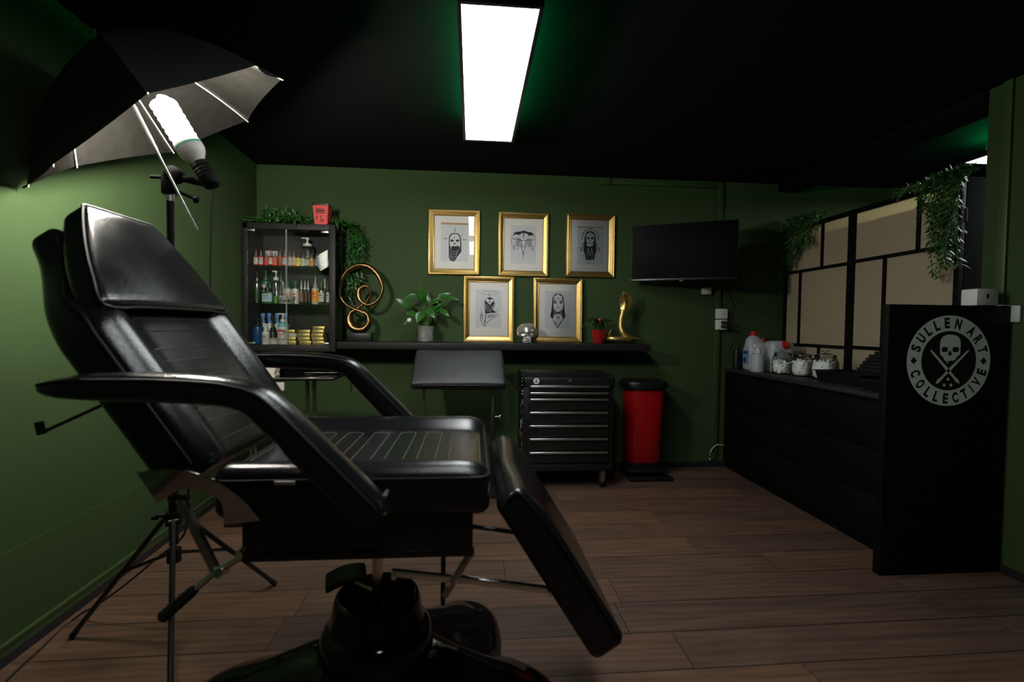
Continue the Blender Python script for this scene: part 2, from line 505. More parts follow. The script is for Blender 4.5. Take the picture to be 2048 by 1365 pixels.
bm = BM(); box(bm, (-2.2, -1.8, -.1), (4.4, 3.9, 0)); struct('floor', bm, MT['floor'], smooth=False)
bm = BM(); box(bm, (-2.2, -1.8, CEIL), (4.4, 3.9, CEIL + .1)); struct('ceiling', bm, MT['ceil'], smooth=False)
bm = BM(); box(bm, (-2.0, BACK, 0), (4.4, BACK + .15, CEIL)); struct('wall_back', bm, MT['wall'], smooth=False)
bm = BM()
prism(bm, [(lw(-1.8), -1.8), (lw(BACK), BACK), (lw(BACK) - .15, BACK), (lw(-1.8) - .15, -1.8)], lambda u, v: V((u, v, 0)), (0, 0, CEIL))
# a wide painted band projects a little from the lower wall
prism(bm, [(lw(-1.8) - .02, -1.8), (lw(BACK) - .02, BACK), (lw(BACK) + .004, BACK), (lw(-1.8) + .004, -1.8)], lambda u, v: V((u, v, 0)), (0, 0, .366))
struct('wall_left', bm, MT['wall_plain'], smooth=False)
bm = BM(); box(bm, (-2.2, -1.95, 0), (4.4, -1.8, CEIL)); struct('wall_front', bm, MT['wall'], smooth=False)
bm = BM(); box(bm, (2.49, -1.8, 0), (2.64, 2.168, CEIL)); struct('wall_right', bm, MT['wall_plain'], smooth=False)
bm = BM(); box(bm, (4.25, -1.8, 0), (4.4, BACK, CEIL)); struct('wall_far_right', bm, MT['wall'], smooth=False)
bm = BM(); box(bm, (2.475, 2.055, 0), (2.49, 2.095, CEIL), .003); struct('trim_1', bm, MT['wall_skirt'])
bm = BM(); box(bm, (2.46, 2.168, 2.235), (2.64, BACK, CEIL)); struct('trim_2', bm, MT['ceil'], smooth=False)
# added board, unseen behind the folding screen, blocks panel light below the pane tops
bm = BM(); box(bm, (2.60, 2.345, 0), (2.66, 3.70, 1.865)); struct('light_blocker', bm, MT['white_blocker'], smooth=False)
# skirting boards: dark board with a green painted ledge above
bm = BM()
prism(bm, [(lw(-1.8), -1.8), (lw(BACK), BACK), (lw(BACK) + .014, BACK), (lw(-1.8) + .014, -1.8)], lambda u, v: V((u, v, 0)), (0, 0, .034))
struct('baseboard_left', bm, MT['skirt'], smooth=False)
bm = BM()
prism(bm, [(lw(-1.8), -1.8), (lw(BACK), BACK), (lw(BACK) + .010, BACK), (lw(-1.8) + .010, -1.8)], lambda u, v: V((u, v, .034)), (0, 0, .030))
prism(bm, [(lw(-1.8), -1.8), (lw(BACK), BACK), (lw(BACK) + .016, BACK), (lw(-1.8) + .016, -1.8)], lambda u, v: V((u, v, .064)), (0, 0, .009))
struct('trim_3', bm, MT['wall_skirt'], smooth=False)
bm = BM(); box(bm, (lw(BACK), BACK - .014, 0), (2.49, BACK, .038), .002); struct('baseboard_back', bm, MT['skirt'])
bm = BM(); box(bm, (lw(BACK), BACK - .008, .038), (2.49, BACK, .075), .002); struct('trim_4', bm, MT['wall_skirt'])
bm = BM(); box(bm, (2.476, -1.8, 0), (2.49, 2.05, .038), .002); struct('baseboard_right', bm, MT['skirt'])
# cable trunking painted over: along the top of the back wall and down beside the television
bm = BM()
box(bm, (1.00, BACK - .02, 2.245), (1.95, BACK, 2.285), .003)
box(bm, (.985, BACK - .03, 2.235), (1.065, BACK, 2.29), .003)
struct('trim_5', bm, MT['wall'])
bm = BM(); box(bm, (1.945, BACK - .022, .06), (1.99, BACK, 2.29), .003); struct('trim_6', bm, MT['wall'])

# ================================================================== CEILING LIGHTS
def led_panel(x0, y0, x1, y1, z, label, m, glow=True):
    t = thing('ceiling_light', ((x0 + x1) / 2, (y0 + y1) / 2, z), label, 'light', 'ceiling light panels')
    fw = .016
    bm = BM()
    for lo, hi in (((x0 - fw, y0 - fw), (x0, y1 + fw)), ((x1, y0 - fw), (x1 + fw, y1 + fw)), ((x0, y0 - fw), (x1, y0)), ((x0, y1), (x1, y1 + fw))):
        box(bm, (lo[0], lo[1], z - .004), (hi[0], hi[1], z + .03), .002)
    box(bm, (x0, y0, z + .012), (x1, y1, z + .028))
    obj('frame', bm, MT['blk_metal'], t)
    bm = BM(); box(bm, (x0, y0, z), (x1, y1, z + .008)); obj('diffuser', bm, m, t, smooth=False)
    bm = BM()
    for a in (x0 + .02, x1 - .02):
        box(bm, (a - .005, y0 + .16, z + .031), (a + .005, y1 - .05, z + .035))
    if glow: obj('green_light_strip', bm, MT['green_led'], t, label='green light strip along the back of the panel', smooth=False)
    for sx in (x0 + .03, x1 - .03):
        for sy in (y0 + .1, y1 - .1):
            bm = BM(); cyl(bm, (sx, sy, z + .028), (sx, sy, CEIL), .0015, seg=6); obj('hanging_wire', bm, MT['steel'], t)
led_panel(-.046, 1.643, .215, 2.818, 2.2, 'long white light panel with a green glow hanging over the middle of the room', MT['led'])
led_panel(-.046, .07, .215, 1.245, 2.2, 'white light panel overhead in line with the middle one, nearer the camera', MT['led3'], False)
led_panel(3.11, 1.66, 3.37, 2.84, 2.2, 'white light panel beyond the screen, only a corner showing above the hanging leaves', MT['led2'])
# ================================================================== TATTOO CHAIR
CX, CY = -.265, 1.385                       # hydraulic column
chair = thing('tattoo_chair', (CX, CY, 0), 'black leather reclining tattoo chair in front, on a glossy star shaped base', 'tattoo chair')
MY = 1.355                                  # centre line of the upholstery

# --- base: glossy four lobed pedestal
lobes = [math.radians(a) for a in (54, -5, 177, 234)]
def lobef(th):
    best = 0
    for l in lobes:
        d = (th - l + PI) % (2 * PI) - PI
        best = max(best, math.exp(-(d / math.radians(24)) ** 2))
    return best
bm = BM(); NT, NA = 26, 144; rr = []
for i in range(NT + 1):
    t = i / NT; ring = []
    for k in range(NA):
        th = 2 * PI * k / NA; lb = lobef(th)
        R = .345 + .20 * lb ** .85
        rad = .150 + (R - .150) * t
        edge = max(0, 1 - t ** 7) ** .5
        h = .205 * (1 - t) ** 2.6 + (.060 + .050 * lb) * edge * (1 - (1 - t) ** 5)
        # shallow dish pressed into each lobe end
        if lb > .5 and math.cos(th - lobes[0]) > .5: h -= .012 * math.exp(-((t - .78) / .1) ** 2) * (lb - .5) * 2
        ring.append((CX + rad * math.cos(th), CY + rad * math.sin(th), max(h, 0)))
    rr.append(ring)
rings(bm, rr[::-1], cap=False)
obj('pedestal_base', bm, MT['blk_gloss'], chair, sharp=60)
bm = BM()
lathe(bm, [(.152, .17), (.160, .195), (.158, .235), (.150, .262), (.138, .272), (.128, .282), (.122, .335), (.114, .356), (.106, .360), (.100, .352), (.094, .30), (.060, .285), (.02, .284)], (CX, CY, 0), 48)
obj('column_collar', bm, MT['blk_gloss'], chair, sharp=50)
bm = BM(); cyl(bm, (CX, CY, .28), (CX, CY, .53), .0150, seg=28); cyl(bm, (CX, CY, .50), (CX, CY, .62), .019, seg=28)
obj('hydraulic_column', bm, MT['chrome'], chair)
# --- foot pump pedal
bm = BM()
pts = [(-.330, 1.43, .352), (-.39, 1.475, .345), (-.445, 1.51, .318)]
def ped(p):
    s = (p.x + .07) / .14
    c = V((-.450, 1.52, .312)).lerp(V((-.315, 1.47, .372)), s); n = V((-.12, -.35, .9)).normalized()
    c.z += .012 * math.sin(PI * s)
    return c + V((-.25, .9, .35)).normalized() * p.y + n * p.z
rbox(bm, (.07, .033, .011), .008, (6, 3, 1), ped); obj('foot_pedal', bm, MT['blk'], chair)
bm = BM(); box(bm, (-.010, -.004, 0), (.010, .004, .05), .001, mtx=Matrix.Translation((-.352, 1.462, .315)) @ Matrix.Rotation(.4, 4, 'Y'))
cyl(bm, (-.34, 1.45, .35), (-.27, 1.40, .345), .008, seg=10)
obj('pedal_arm', bm, MT['steel'], chair)

# --- under frame box
bm = BM(); box(bm, (-.508, 1.10, .592), (.006, 1.60, .72), .004); box(bm, (-.508, 1.095, .606), (.002, 1.101, .612), .002)
obj('under_frame', bm, MT['blk_metal'], chair)

# --- seat cushion
SX0, SX1 = -.552, .044; SY0, SY1 = 1.058, 1.652; SZ = .806
def seat_top(x, y):
    d0, d1 = y - SY0, SY1 - y
    h = 0
    h += .014 * math.exp(-((d0 - .045) / .035) ** 2) + .020 * math.exp(-((d1 - .055) / .045) ** 2)
    mid = max(0, min(1, (d0 - .07) / .03)) * max(0, min(1, (d1 - .10) / .05))
    h -= .010 * mid
    e = min(1, max(0, (SX1 - x) / .07)); h -= .016 * (1 - e) ** 2
    return h
def seatf(p):
    x = p.x + (SX0 + SX1) / 2; y = p.y + (SY0 + SY1) / 2
    z = p.z + SZ - .052
    if p.z > 0: z += seat_top(x, y) * min(1, p.z / .04)
    return V((x, y, z))
bm = BM(); rbox(bm, ((SX1 - SX0) / 2, (SY1 - SY0) / 2, .052), .026, (22, 30, 3), seatf)
obj('seat', bm, MT['leather'], chair, sharp=80)
seat = bpy.data.objects['seat']
def ztop(x, y): return SZ + seat_top(x, y) + .0002
bm = BM()
per = []
r0 = .03
cs = [(SX0 + r0, SY0 + r0, PI, 1.5 * PI), (SX1 - r0, SY0 + r0, 1.5 * PI, 2 * PI), (SX1 - r0, SY1 - r0, 0, .5 * PI), (SX0 + r0, SY1 - r0, .5 * PI, PI)]
for x, y, a0, a1 in cs:
    for k in range(7):
        a = a0 + (a1 - a0) * k / 6
        per.append((x + (r0 - .003) * math.cos(a), y + (r0 - .003) * math.sin(a), SZ - .017))
tube(bm, per, .0042, 8, closed=True)
obj('piping', bm, MT['piping'], seat)
# stitched channels: alternating loops across the seat
bm = BM(); x = -.53; k = 0; pts = []
ya, yb = 1.158, 1.482
while x < .025:
    gap = .046 if k % 2 == 0 else .033
    nn = [(x, ya + (yb - ya) * j / 8) for j in range(9)]
    if k % 2: nn = nn[::-1]
    pts += nn
    r = gap / 2; yc, sg = (yb, 1) if k % 2 == 0 else (ya, -1)
    for j in range(1, 6):
        a = PI - PI * j / 6
        pts.append((x + r + r * math.cos(a), yc + sg * r * .55 * math.sin(a)))
    x += gap; k += 1
pts = [p for p in pts if p[0] < .026]
tube(bm, [(px, py, ztop(px, py)) for px, py in pts], .0011, 5)
obj('stitching', bm, MT['stitch'], seat)
bm = BM(); box(bm, (-.418, 1.051, .783), (-.375, 1.0535, .791), .0004); obj('care_tag', bm, MT['white'], seat, label='small white fabric tag in the seat seam')

# --- backrest
B0 = V((-.563, MY, .812)); DS = V((-.562, 0, .827)).normalized(); DN = V((DS.z, 0, -DS.x))
BL = .69
def bhalf(s):
    t = max(0, min(1, (s - .37) / (BL - .37))); t = t * t * (3 - 2 * t)
    return .289 + (.160 - .289) * t
def bcrown(s, y):
    h = bhalf(s); q = abs(y) / h
    return .018 * math.exp(-((q - .80) / .13) ** 2) - .006 * (1 if q < .6 else max(0, 1 - (q - .6) / .1))
def backf(p):
    s = p.x + BL / 2
    y = p.y / .289 * bhalf(s)
    rec = max(0, min(1, (s - .40) / .09)); rec = rec * rec * (3 - 2 * rec)
    tt_ = max(0, min(1, (s - .37) / (BL - .37)))
    y += .028 * tt_
    nf, nr = -.046 * rec, -.108 - .014 * tt_
    n = nr + (p.z + .054) / .108 * (nf - nr)
    if p.z > 0: n += bcrown(s, y) * min(1, p.z / .04) * max(0, min(1, (BL - s) / .1)) 
    # lower end of the shell is cut off level
    n2 = n - (.030 * max(0, 1 - s / .12) if p.z < 0 else 0) * 0
    return B0 + DS * s + DN * n2 + V((0, y, 0))
bm = BM(); rbox(bm, (BL / 2, .289, .054), .030, (26, 26, 4), backf)
back = obj('backrest', bm, MT['leather'], chair, sharp=80)
def bpt(s, y, off=.0002): return B0 + DS * s + DN * (bcrown(s, y) + off) + V((0, y, 0))
for sg in (-1, 1):
    bm = BM(); tube(bm, [backf(V((s - BL / 2, sg * .2885, .034))) for s in [.03 + i * .62 / 24 for i in range(25)]], .0042, 8)
    obj('piping', bm, MT['piping'], back)
bm = BM()
s = .05; k = 0; path = []
while s < .43:
    gap = .050 if k % 2 == 0 else .036
    row = [(s, -.165 + .33 * j / 8) for j in range(9)]
    if k % 2: row = row[::-1]
    path += row
    r = gap / 2; yc, sg = (.165, 1) if k % 2 == 0 else (-.165, -1)
    for j in range(1, 6):
        a = PI - PI * j / 6
        path.append((s + r + r * math.cos(a), yc + sg * r * .55 * math.sin(a)))
    s += gap; k += 1
tube(bm, [bpt(a, b) for a, b in path], .0009, 5)
obj('stitching', bm, MT['stitch_dark'], back)
# --- head pillow
PL = .30; PS0 = .422
def pillf(p):
    s = max(0., min(1., (p.x + PL / 2) / PL))       # 0 bottom .. 1 top
    hw = .262 + (.128 - .262) * (s ** 1.5)
    y = p.y / .268 * hw
    y += .045 * s ** 1.3
    n = -.046 + (p.z / .04 + 1) / 2 * .066
    n += .010 * math.cos(PI * p.y / .56) * max(0, p.z / .04) * math.sin(PI * min(1, s))
    sg = p.x + PL / 2 + PS0
    # lower front edge swells over
    return B0 + DS * (sg - .016 * (p.z / .04 if p.z > 0 else 0) * (1 - s)) + DN * (n + .002) + V((0, y, 0))
bm = BM(); rbox(bm, (PL / 2, .268, .04), .024, (16, 18, 3), pillf)
pil = obj('headrest_pillow', bm, MT['leather'], chair, sharp=80)
bm = BM()
ps = []
for u, v in [(-1, -1), (-.5, -1), (0, -1), (.5, -1), (.9, -1), (1, -.9), (1, 0), (1, .9), (.9, 1), (.5, 1), (0, 1), (-.5, 1), (-1, 1), (-1, .5), (-1, 0), (-1, -.5)]:
    ps.append(pillf(V((u * (PL / 2 - .004), v * .264, .031))) )
tube(bm, catmull(ps, 4, True), .0038, 7, closed=True)
obj('piping', bm, MT['piping'], pil)

# --- armrests: padded bars that bend down to the seat
AC = [at_y(x, y, .995) for x, y in ((82, 777), (96, 776), (130, 775), (190, 774), (300, 775), (408, 779), (470, 786), (515, 800), (552, 831), (600, 879), (670, 950), (735, 1015), (752, 1034))]
AR = [.004, .013, .021, .026, .029, .029, .029, .031, .034, .036, .038, .038, .030]
def arm(y0):
    pts = catmull([V((p.x, y0, p.z)) for p in AC], 5)
    rad = []
    for i in range(len(pts)):
        t = i / (len(pts) - 1) * (len(AR) - 1); a = int(min(t, len(AR) - 2)); rad.append(AR[a] + (AR[a + 1] - AR[a]) * (t - a))
    bm = BM(); rr = []; n = 28
    for i, p in enumerate(pts):
        d = (pts[min(i + 1, len(pts) - 1)] - pts[max(i - 1, 0)]).normalized(); up = V((0, -1, 0)).cross(d)
        if up.z < 0 and abs(up.z) > .2: up = -up
        hw = min(.041, rad[i] * 1.25 + .006); ring = []
        for k in range(n):
            a = 2 * PI * k / n; x, y = math.cos(a), math.sin(a); q = (abs(x) ** 2.7 + abs(y) ** 2.7) ** (-1 / 2.7)
            ring.append(p + V((0, 1, 0)) * (hw * x * q) + up * (rad[i] * y * q))
        rr.append(ring)
    rings(bm, rr)
    a = obj('armrest', bm, MT['leather'], chair, sharp=70)
    for sg in (-1, 1):
        bm = BM()
        tube(bm, [pts[i] + V((0, sg * min(.041, rad[i] * 1.25 + .006) * .93, 0)) + (V((0, -1, 0)).cross((pts[i + 1] - pts[i - 1]).normalized()) * (rad[i] * .62)) for i in range(4, len(pts) - 4)], .0032, 7)
        obj('piping', bm, MT['piping'], a)
    bm = BM(); e = pts[-4]
    for dz in (.03, .0):
        yy = y0 + (.04 if y0 < MY else -.04)
        cyl(bm, (e.x + .022 + dz * .0, y0, e.z + dz), (e.x + .022, yy, e.z + dz), .006, seg=10)
    obj('bolt', bm, MT['chrome'], a)
arm(.995); arm(1.722)

# --- leg rest
LA, LB = V((.090, 1.352, .748)), V((.332, 1.352, .366))
LD = (LB - LA).normalized(); LN = V((-LD.z, 0, LD.x)); LL = (LB - LA).length
def legf(p):
    s = p.x + LL / 2
    n = p.z
    bend = .0
    if s < .08: n -= .018 * (1 - s / .08) ** 1.5 * (1 if p.z > 0 else .0)
    dip = -.012 * max(0, 1 - abs(p.y) / .18) * max(0, 1 - abs(s - .0) / .12) if p.z > 0 else 0
    return LA + LD * s + LN * (n + dip) + V((0, p.y, 0))
bm = BM(); rbox(bm, (LL / 2, .285, .046), .024, (18, 20, 3), legf)
leg = obj('leg_rest', bm, MT['leather'], chair, sharp=80)
bm = BM()
tube(bm, catmull([legf(V((a, -.2845, b))) for a, b in ((-LL / 2 + .015, -.03), (-LL / 2 + .004, .0), (-LL / 2 + .02, .032), (-.05, .036), (.1, .036), (LL / 2 - .03, .034))], 5), .004, 7)
obj('piping', bm, MT['piping'], leg)

# --- linkages and hinges
for y in (1.052, 1.655):
    bm = BM()
    outer = [(288, 938.6), (330, 934), (376, 937), (419, 953), (458, 976), (490, 1004), (519, 1043)]
    inner = [(325, 1001), (345, 988), (375, 974), (410, 978), (440, 997), (449, 1022), (448, 1049)]
    q = [at_y(a, b, 1.052) for a, b in outer]; p = [at_y(a, b, 1.052) for a, b in inner]
    q = catmull(q, 4); p = catmull(p, 4)
    strip(bm, [(v.x, v.z) for v in p], [(v.x, v.z) for v in q], lambda u, v: V((u, y + .09 * (u + .455) - .05 * (v - .76), v)), (0, .004, 0))
    h = obj('hinge_plate', bm, MT['mirror'], chair)
    bm = BM(); e = at_y(420, 965, 1.05); cyl(bm, (e.x, y - .004, e.z), (e.x, y + .008, e.z), .0055, seg=12); obj('bolt', bm, MT['chrome'], h)
    bm = BM(); e = at_y(345, 996, 1.05); box(bm, (e.x - .012, y - .002, e.z - .008), (e.x + .03, y + .010, e.z + .003), .003); obj('bracket', bm, MT['blk_metal'], h)
bm = BM(); cyl(bm, (-.646, 1.12, .731), (-.573, 1.12, .566), .011, seg=14); obj('tilt_strut', bm, MT['steel'], chair)
bm = BM(); cyl(bm, (-.505, 1.115, .605), (-.573, 1.115, .566), .008, seg=12); cyl(bm, (-.573, 1.115, .566), (-.625, 1.115, .520), .007, seg=12)
cyl(bm, (-.56, 1.10, .57), (-.56, 1.14, .56), .010, seg=12); cyl(bm, (-.512, 1.095, .612), (-.512, 1.13, .612), .009, seg=12)
lv = obj('tilt_lever', bm, MT['chrome'], chair)
bm = BM(); tube(bm, [V((-.612, 1.115, .532)), V((-.622, 1.115, .523)), V((-.684, 1.115, .468)), V((-.690, 1.115, .462))], [.008, .0125, .0135, .006], 14); obj('grip', bm, MT['rubber'], lv)
bm = BM(); cyl(bm, (-.72, 1.58, .66), (-.50, 1.58, .64), .008); cyl(bm, (-.60, 1.56, .70), (-.565, 1.56, .66), .014); obj('tilt_strut', bm, MT['steel'], chair)
bm = BM(); tube(bm, [(-.79, 1.2, .968), (-1.0, 1.2, .866)], .0042, 10); cyl(bm, (-.999, 1.2, .862), (-1.006, 1.2, .892), .009, seg=14)
obj('adjusting_rod', bm, MT['blk_metal'], chair)
Y = 1.125
bm = BM(); box(bm, (-.0705, -.006, -.008), (.0705, .006, .008), .001, mtx=Matrix.Translation((-.113, Y, .5385)) @ Matrix.Rotation(.143, 4, 'Y'))
for x, z in ((-.176, .541), (-.05, .522)): cyl(bm, (x, Y - .012, z), (x, Y + .012, z), .006, seg=10)
obj('link_bar', bm, MT['chrome'], chair)
bm = BM(); box(bm, (-.118, -.006, -.0075), (.118, .006, .0075), .001, mtx=Matrix.Translation((.081, Y, .511)) @ Matrix.Rotation(.158, 4, 'Y'))
for x, z in ((-.03, .526), (.192, .49)): cyl(bm, (x, Y - .012, z), (x, Y + .012, z), .006, seg=10)
obj('link_bar', bm, MT['chrome'], chair)
bm = BM(); box(bm, (-.008, -.003, -.063), (.008, .003, .063), .001, mtx=Matrix.Translation((-.028, Y - .006, .543)) @ Matrix.Rotation(.53, 4, 'Y'))
cyl(bm, (.001, Y - .018, .594), (.001, Y + .01, .594), .009, seg=12)
obj('link_bar', bm, MT['steel'], chair)
bm = BM(); cyl(bm, (-.064, Y + .02, .60), (-.064, Y + .02, .455), .0058, seg=12); obj('link_post', bm, MT['blk_metal'], chair)
bm = BM(); cyl(bm, (0, 1.2, .622), (.13, 1.2, .600), .0055, seg=10); obj('leg_rest_strut', bm, MT['blk_metal'], chair)

# ================================================================== STUDIO LIGHT
SXp, SYp = -1.02, 1.725
stand = thing('light_stand', (SXp, SYp, 0), 'black tripod light stand with a big lit spiral lamp, behind the reclining chair', 'light stand')
bm = BM(); cyl(bm, (SXp, SYp, .36), (SXp, SYp, .98), .0145, seg=18); obj('lower_pole', bm, MT['blk_metal'], stand)
bm = BM(); cyl(bm, (SXp, SYp, .98), (SXp, SYp, 1.545), .0115, seg=18); obj('upper_pole', bm, mat('dark_glossy_pole', (.012, .012, .012), .2, .3, spec=.3), stand)
bm = BM(); cyl(bm, (SXp, SYp, .965), (SXp, SYp, 1.02), .018, seg=18); cyl(bm, (SXp, SYp, 1.0), (SXp + .04, SYp - .02, 1.0), .006); obj('clamp_collar', bm, MT['blk'], stand)
bm = BM(); cyl(bm, (SXp, SYp, .43), (SXp, SYp, .475), .024, seg=18)
cyl(bm, (SXp, SYp, .46), (SXp - .05, SYp - .01, .465), .006); box(bm, (SXp - .065, SYp - .016, .450), (SXp - .045, SYp - .004, .462), .003)
obj('leg_hub', bm, MT['blk'], stand)
bm = BM(); cyl(bm, (SXp, SYp, .30), (SXp, SYp, .345), .022, seg=18); obj('brace_collar', bm, MT['blk'], stand)
feet = [(-1.405, 1.79), (-.835, 2.105), (-.83, 1.375)]
for fx, fy in feet:
    d = V((fx - SXp, fy - SYp, 0)); d.normalize(); s = d.cross(V((0, 0, 1)))
    hub = V((SXp, SYp, .452)) + d * .03; ft = V((fx, fy, .008))
    bm = BM(); tube(bm, [hub, ft - (ft - hub).normalized() * .02], .0085, 10, side=s); lg = obj('leg', bm, MT['blk_metal'], stand)
    bm = BM(); tube(bm, [ft - (ft - hub).normalized() * .03, ft], .0105, 10); obj('rubber_foot', bm, MT['rubber'], lg)
    bm = BM(); a = V((SXp, SYp, .322)) + d * .025; b = hub.lerp(ft, .45); tube(bm, [a, b], .006, 8)
    cyl(bm, b - s * .012, b + s * .012, .004, seg=8)
    obj('brace', bm, MT['blk_metal'], lg)
    bm = BM(); cyl(bm, hub - s * .014, hub + s * .014, .004, seg=8); obj('rivet', bm, MT['steel'], lg)
# lamp head
UN = V((-.429, -.350, .833)).normalized()
bm = BM(); cyl(bm, (SXp, SYp, 1.535), (SXp, SYp, 1.56), .014, seg=18)
obj('stud', bm, MT['steel'], stand)
bm = BM(); box(bm, (-.020, -.020, 1.555), (.014, .020, 1.625), .006, mtx=Matrix.Translation((SXp, SYp, 0)))
lathe(bm, [(.012, -.022), (.026, -.016), (.026, .022), (.012, .03)], (SXp + .018, SYp - .01, 1.622), 20, (0, 1, 0))
cyl(bm, (SXp - .055, SYp - .01, 1.612), (SXp - .01, SYp - .01, 1.612), .006); cyl(bm, (SXp + .01, SYp + .0, 1.575), (SXp + .075, SYp + .012, 1.548), .0055)
lathe(bm, [(.004, 0), (.012, .004), (.012, .012), (.004, .016)], (SXp + .07, SYp + .011, 1.548), 12, (1, 0, -.3))
obj('tilt_head', bm, MT['blk_matte'], stand)
LS = V((-.893, 1.735, 1.603)); LDr = V((-.47, -.12, .875)).normalized()
bm = BM()
lathe(bm, [(.019, -.015), (.026, -.008), (.028, .0), (.028, .028), (.0255, .031), (.0255, .035), (.028, .038), (.0255, .042), (.0255, .046), (.028, .049), (.0255, .053), (.0255, .057), (.028, .060), (.026, .075), (.020, .078)], LS, 24, LDr)
tube(bm, [(SXp + .03, SYp - .01, 1.612), LS + V((-.06, .02, .01)), LS + LDr * .005], [.010, .013, .02], 12)
sock = obj('lamp_socket', bm, MT['blk_matte'], stand)
bm = BM()
lathe(bm, [(.020, .070), (.026, .085), (.037, .100), (.0425, .115), (.0425, .130)], LS, 32, LDr)
lathe(bm, [(.0427, .130), (.0423, .137)], LS, 32, LDr, mi=1)
lathe(bm, [(.0423, .137), (.040, .150), (.038, .156), (.01, .158)], LS, 32, LDr)
lb = obj('lamp_base', bm, [MT['ceramic'], MT['teal']], stand, label='white lamp base with a teal band')
bm = BM(); a, b, d = frame_axes(LDr); pts = []
T = 6.5; n = 140
for i in range(n + 1):
    t = i / n; an = 2 * PI * T * t
    r = .0285 * min(1, (1 - t) * 8 + .15)
    pts.append(LS + d * (.157 + .140 * t) + a * (r * math.cos(an)) + b * (r * math.sin(an)))
tube(bm, pts, .0106, 8)
obj('spiral_tube', bm, MT['bulb'], lb, label='glowing white spiral tube')

# --- umbrella clamped to the lamp head
umb = thing('photo_umbrella', tuple(V((SXp + .018, SYp - .01, 1.622))), 'black photo umbrella with silver lining, open above the lit lamp', 'umbrella')
UC = V((-1.022, 1.662, 1.780)); UR = .425
plane_pts = [(565, 158), (496.5, 245), (348, 307), (151, 331), (60, 375), (112, 337), (297, 190.5), (514.7, 132)]
ua = UN.cross(V((0, 0, 1))).normalized(); ub = UN.cross(ua)
tips = []
for i, px in enumerate(plane_pts):
    base = UC + ua * (UR * math.cos(4.462 + i * PI / 4)) + ub * (UR * math.sin(4.462 + i * PI / 4))
    if px:
        d = _ray(*px); o = V((0, 0, CAM_H)); t = (UC - o).dot(UN) / d.dot(UN)
        base = base.lerp(o + d * t, .85)
    tips.append(base)
DEP = .25
def upt(i, t, off=0.):
    """point on the dome, i a fractional rib number, t 0 apex .. 1 rim"""
    k = int(math.floor(i)) % 8; f = i - math.floor(i)
    A, B = tips[k], tips[(k + 1) % 8]
    rim = A.lerp(B, f)
    sag = 4 * f * (1 - f) * .045
    q = (rim - UC) * (t * (1 - sag * t))
    return UC + q + UN * (DEP * (1 - t ** 1.9) * (1 - sag * .6) + off)
bm = BM(); NS, NR = 6, 12
for off, mi in ((0, 0), (-.003, 1)):
    f0 = len(bm.faces); grid = []
    for r in range(NR + 1):
        grid.append([bm.verts.new(upt(i / NS, max(r / NR, .004), off * (1 if r < NR else .2))) for i in range(8 * NS)])
    for r in range(NR):
        for i in range(8 * NS):
            k = (i + 1) % (8 * NS)
            bm.faces.new((grid[r][i], grid[r][k], grid[r + 1][k], grid[r + 1][i]))
    _mi(bm, f0, mi)
obj('canopy', bm, [MT['umb_out'], MT['umb_in']], umb, sharp=40)
for i in range(8):
    bm = BM(); tube(bm, [upt(i, t / 10, -.006) for t in range(1, 11)], .0022, 6)
    e = upt(i, 1.0, 0); d = (tips[i] - UC).normalized()
    rb = obj('rib', bm, MT['white'], umb)
    bm = BM(); tube(bm, [e - d * .004, e + d * .016], .0028, 6); obj('rib_tip', bm, MT['blk_matte'], rb)
    bm = BM(); tube(bm, [UC + UN * .145, upt(i, .52, -.007)], .0016, 6); obj('stretcher', bm, MT['steel'], rb)
bm = BM(); sh0 = UC + UN * (DEP + .02); sh1 = V((SXp + .018, SYp - .044, 1.622)); dd = (sh1 - sh0).normalized(); sh1 = sh1 + dd * .20
tube(bm, [sh0, sh1], .0042, 10); lathe(bm, [(.004, -.01), (.012, -.006), (.012, .012), (.004, .016)], UC + UN * .145, 14, UN)
obj('shaft', bm, MT['chrome'], umb)

# lamp cable: hangs from the socket, drops down the stand, then runs along the floor
A_ = V((-1.02, 1.785, .37)); B_ = at_z(146, 1240, .0045)
pts = catmull([LS + LDr * -.022 + V((0, -.004, 0)), (-.893, 1.737, 1.50), (-.898, 1.738, 1.36), (-.905, 1.74, 1.18), (-.945, 1.755, .98), (-.985, 1.78, .75), (-1.005, 1.785, .52), A_,
               A_.lerp(B_, .25) - V((0, 0, .012)), A_.lerp(B_, .5) - V((0, 0, .02)), A_.lerp(B_, .75) - V((0, 0, .016)), B_, at_z(75, 1304, .0045), at_z(20, 1355, .0045), at_z(-60, 1440, .0045)], 6)
bm = BM(); tube(bm, pts, .0034, 7)
solo('power_cord', bm, MT['rubber'], 'thin black lamp cord down the light stand and along the left skirting', 'cord')
# ================================================================== DISPLAY CABINET AND CONTENTS
KX0, KX1, KY0, KY1, KZ0, KZ1 = -1.576, -.956, 3.45, 3.725, .930, 1.816
cab = thing('display_cabinet', ((KX0 + KX1) / 2, (KY0 + KY1) / 2, KZ0), 'black glass door wall cabinet full of bottles in the back left corner', 'cabinet')
bm = BM()
box(bm, (KX0, KY0 + .006, KZ0), (KX0 + .030, KY1, KZ1), .002)
box(bm, (KX0, KY0 + .006, KZ0), (KX1, KY1, KZ0 + .045), .002)
box(bm, (KX0, KY0 + .006, KZ1 - .040), (KX1, KY1, KZ1), .002)
box(bm, (KX0 + .02, KY1 - .012, KZ0), (KX1, KY1, KZ1))
box(bm, (KX1 - .042, KY0 + .002, KZ0), (KX1, KY0 + .024, KZ1), .002)
box(bm, (KX1 - .022, KY1 - .03, KZ0), (KX1, KY1, KZ1), .002)
obj('carcass', bm, MT['wood_blk_v'], cab)
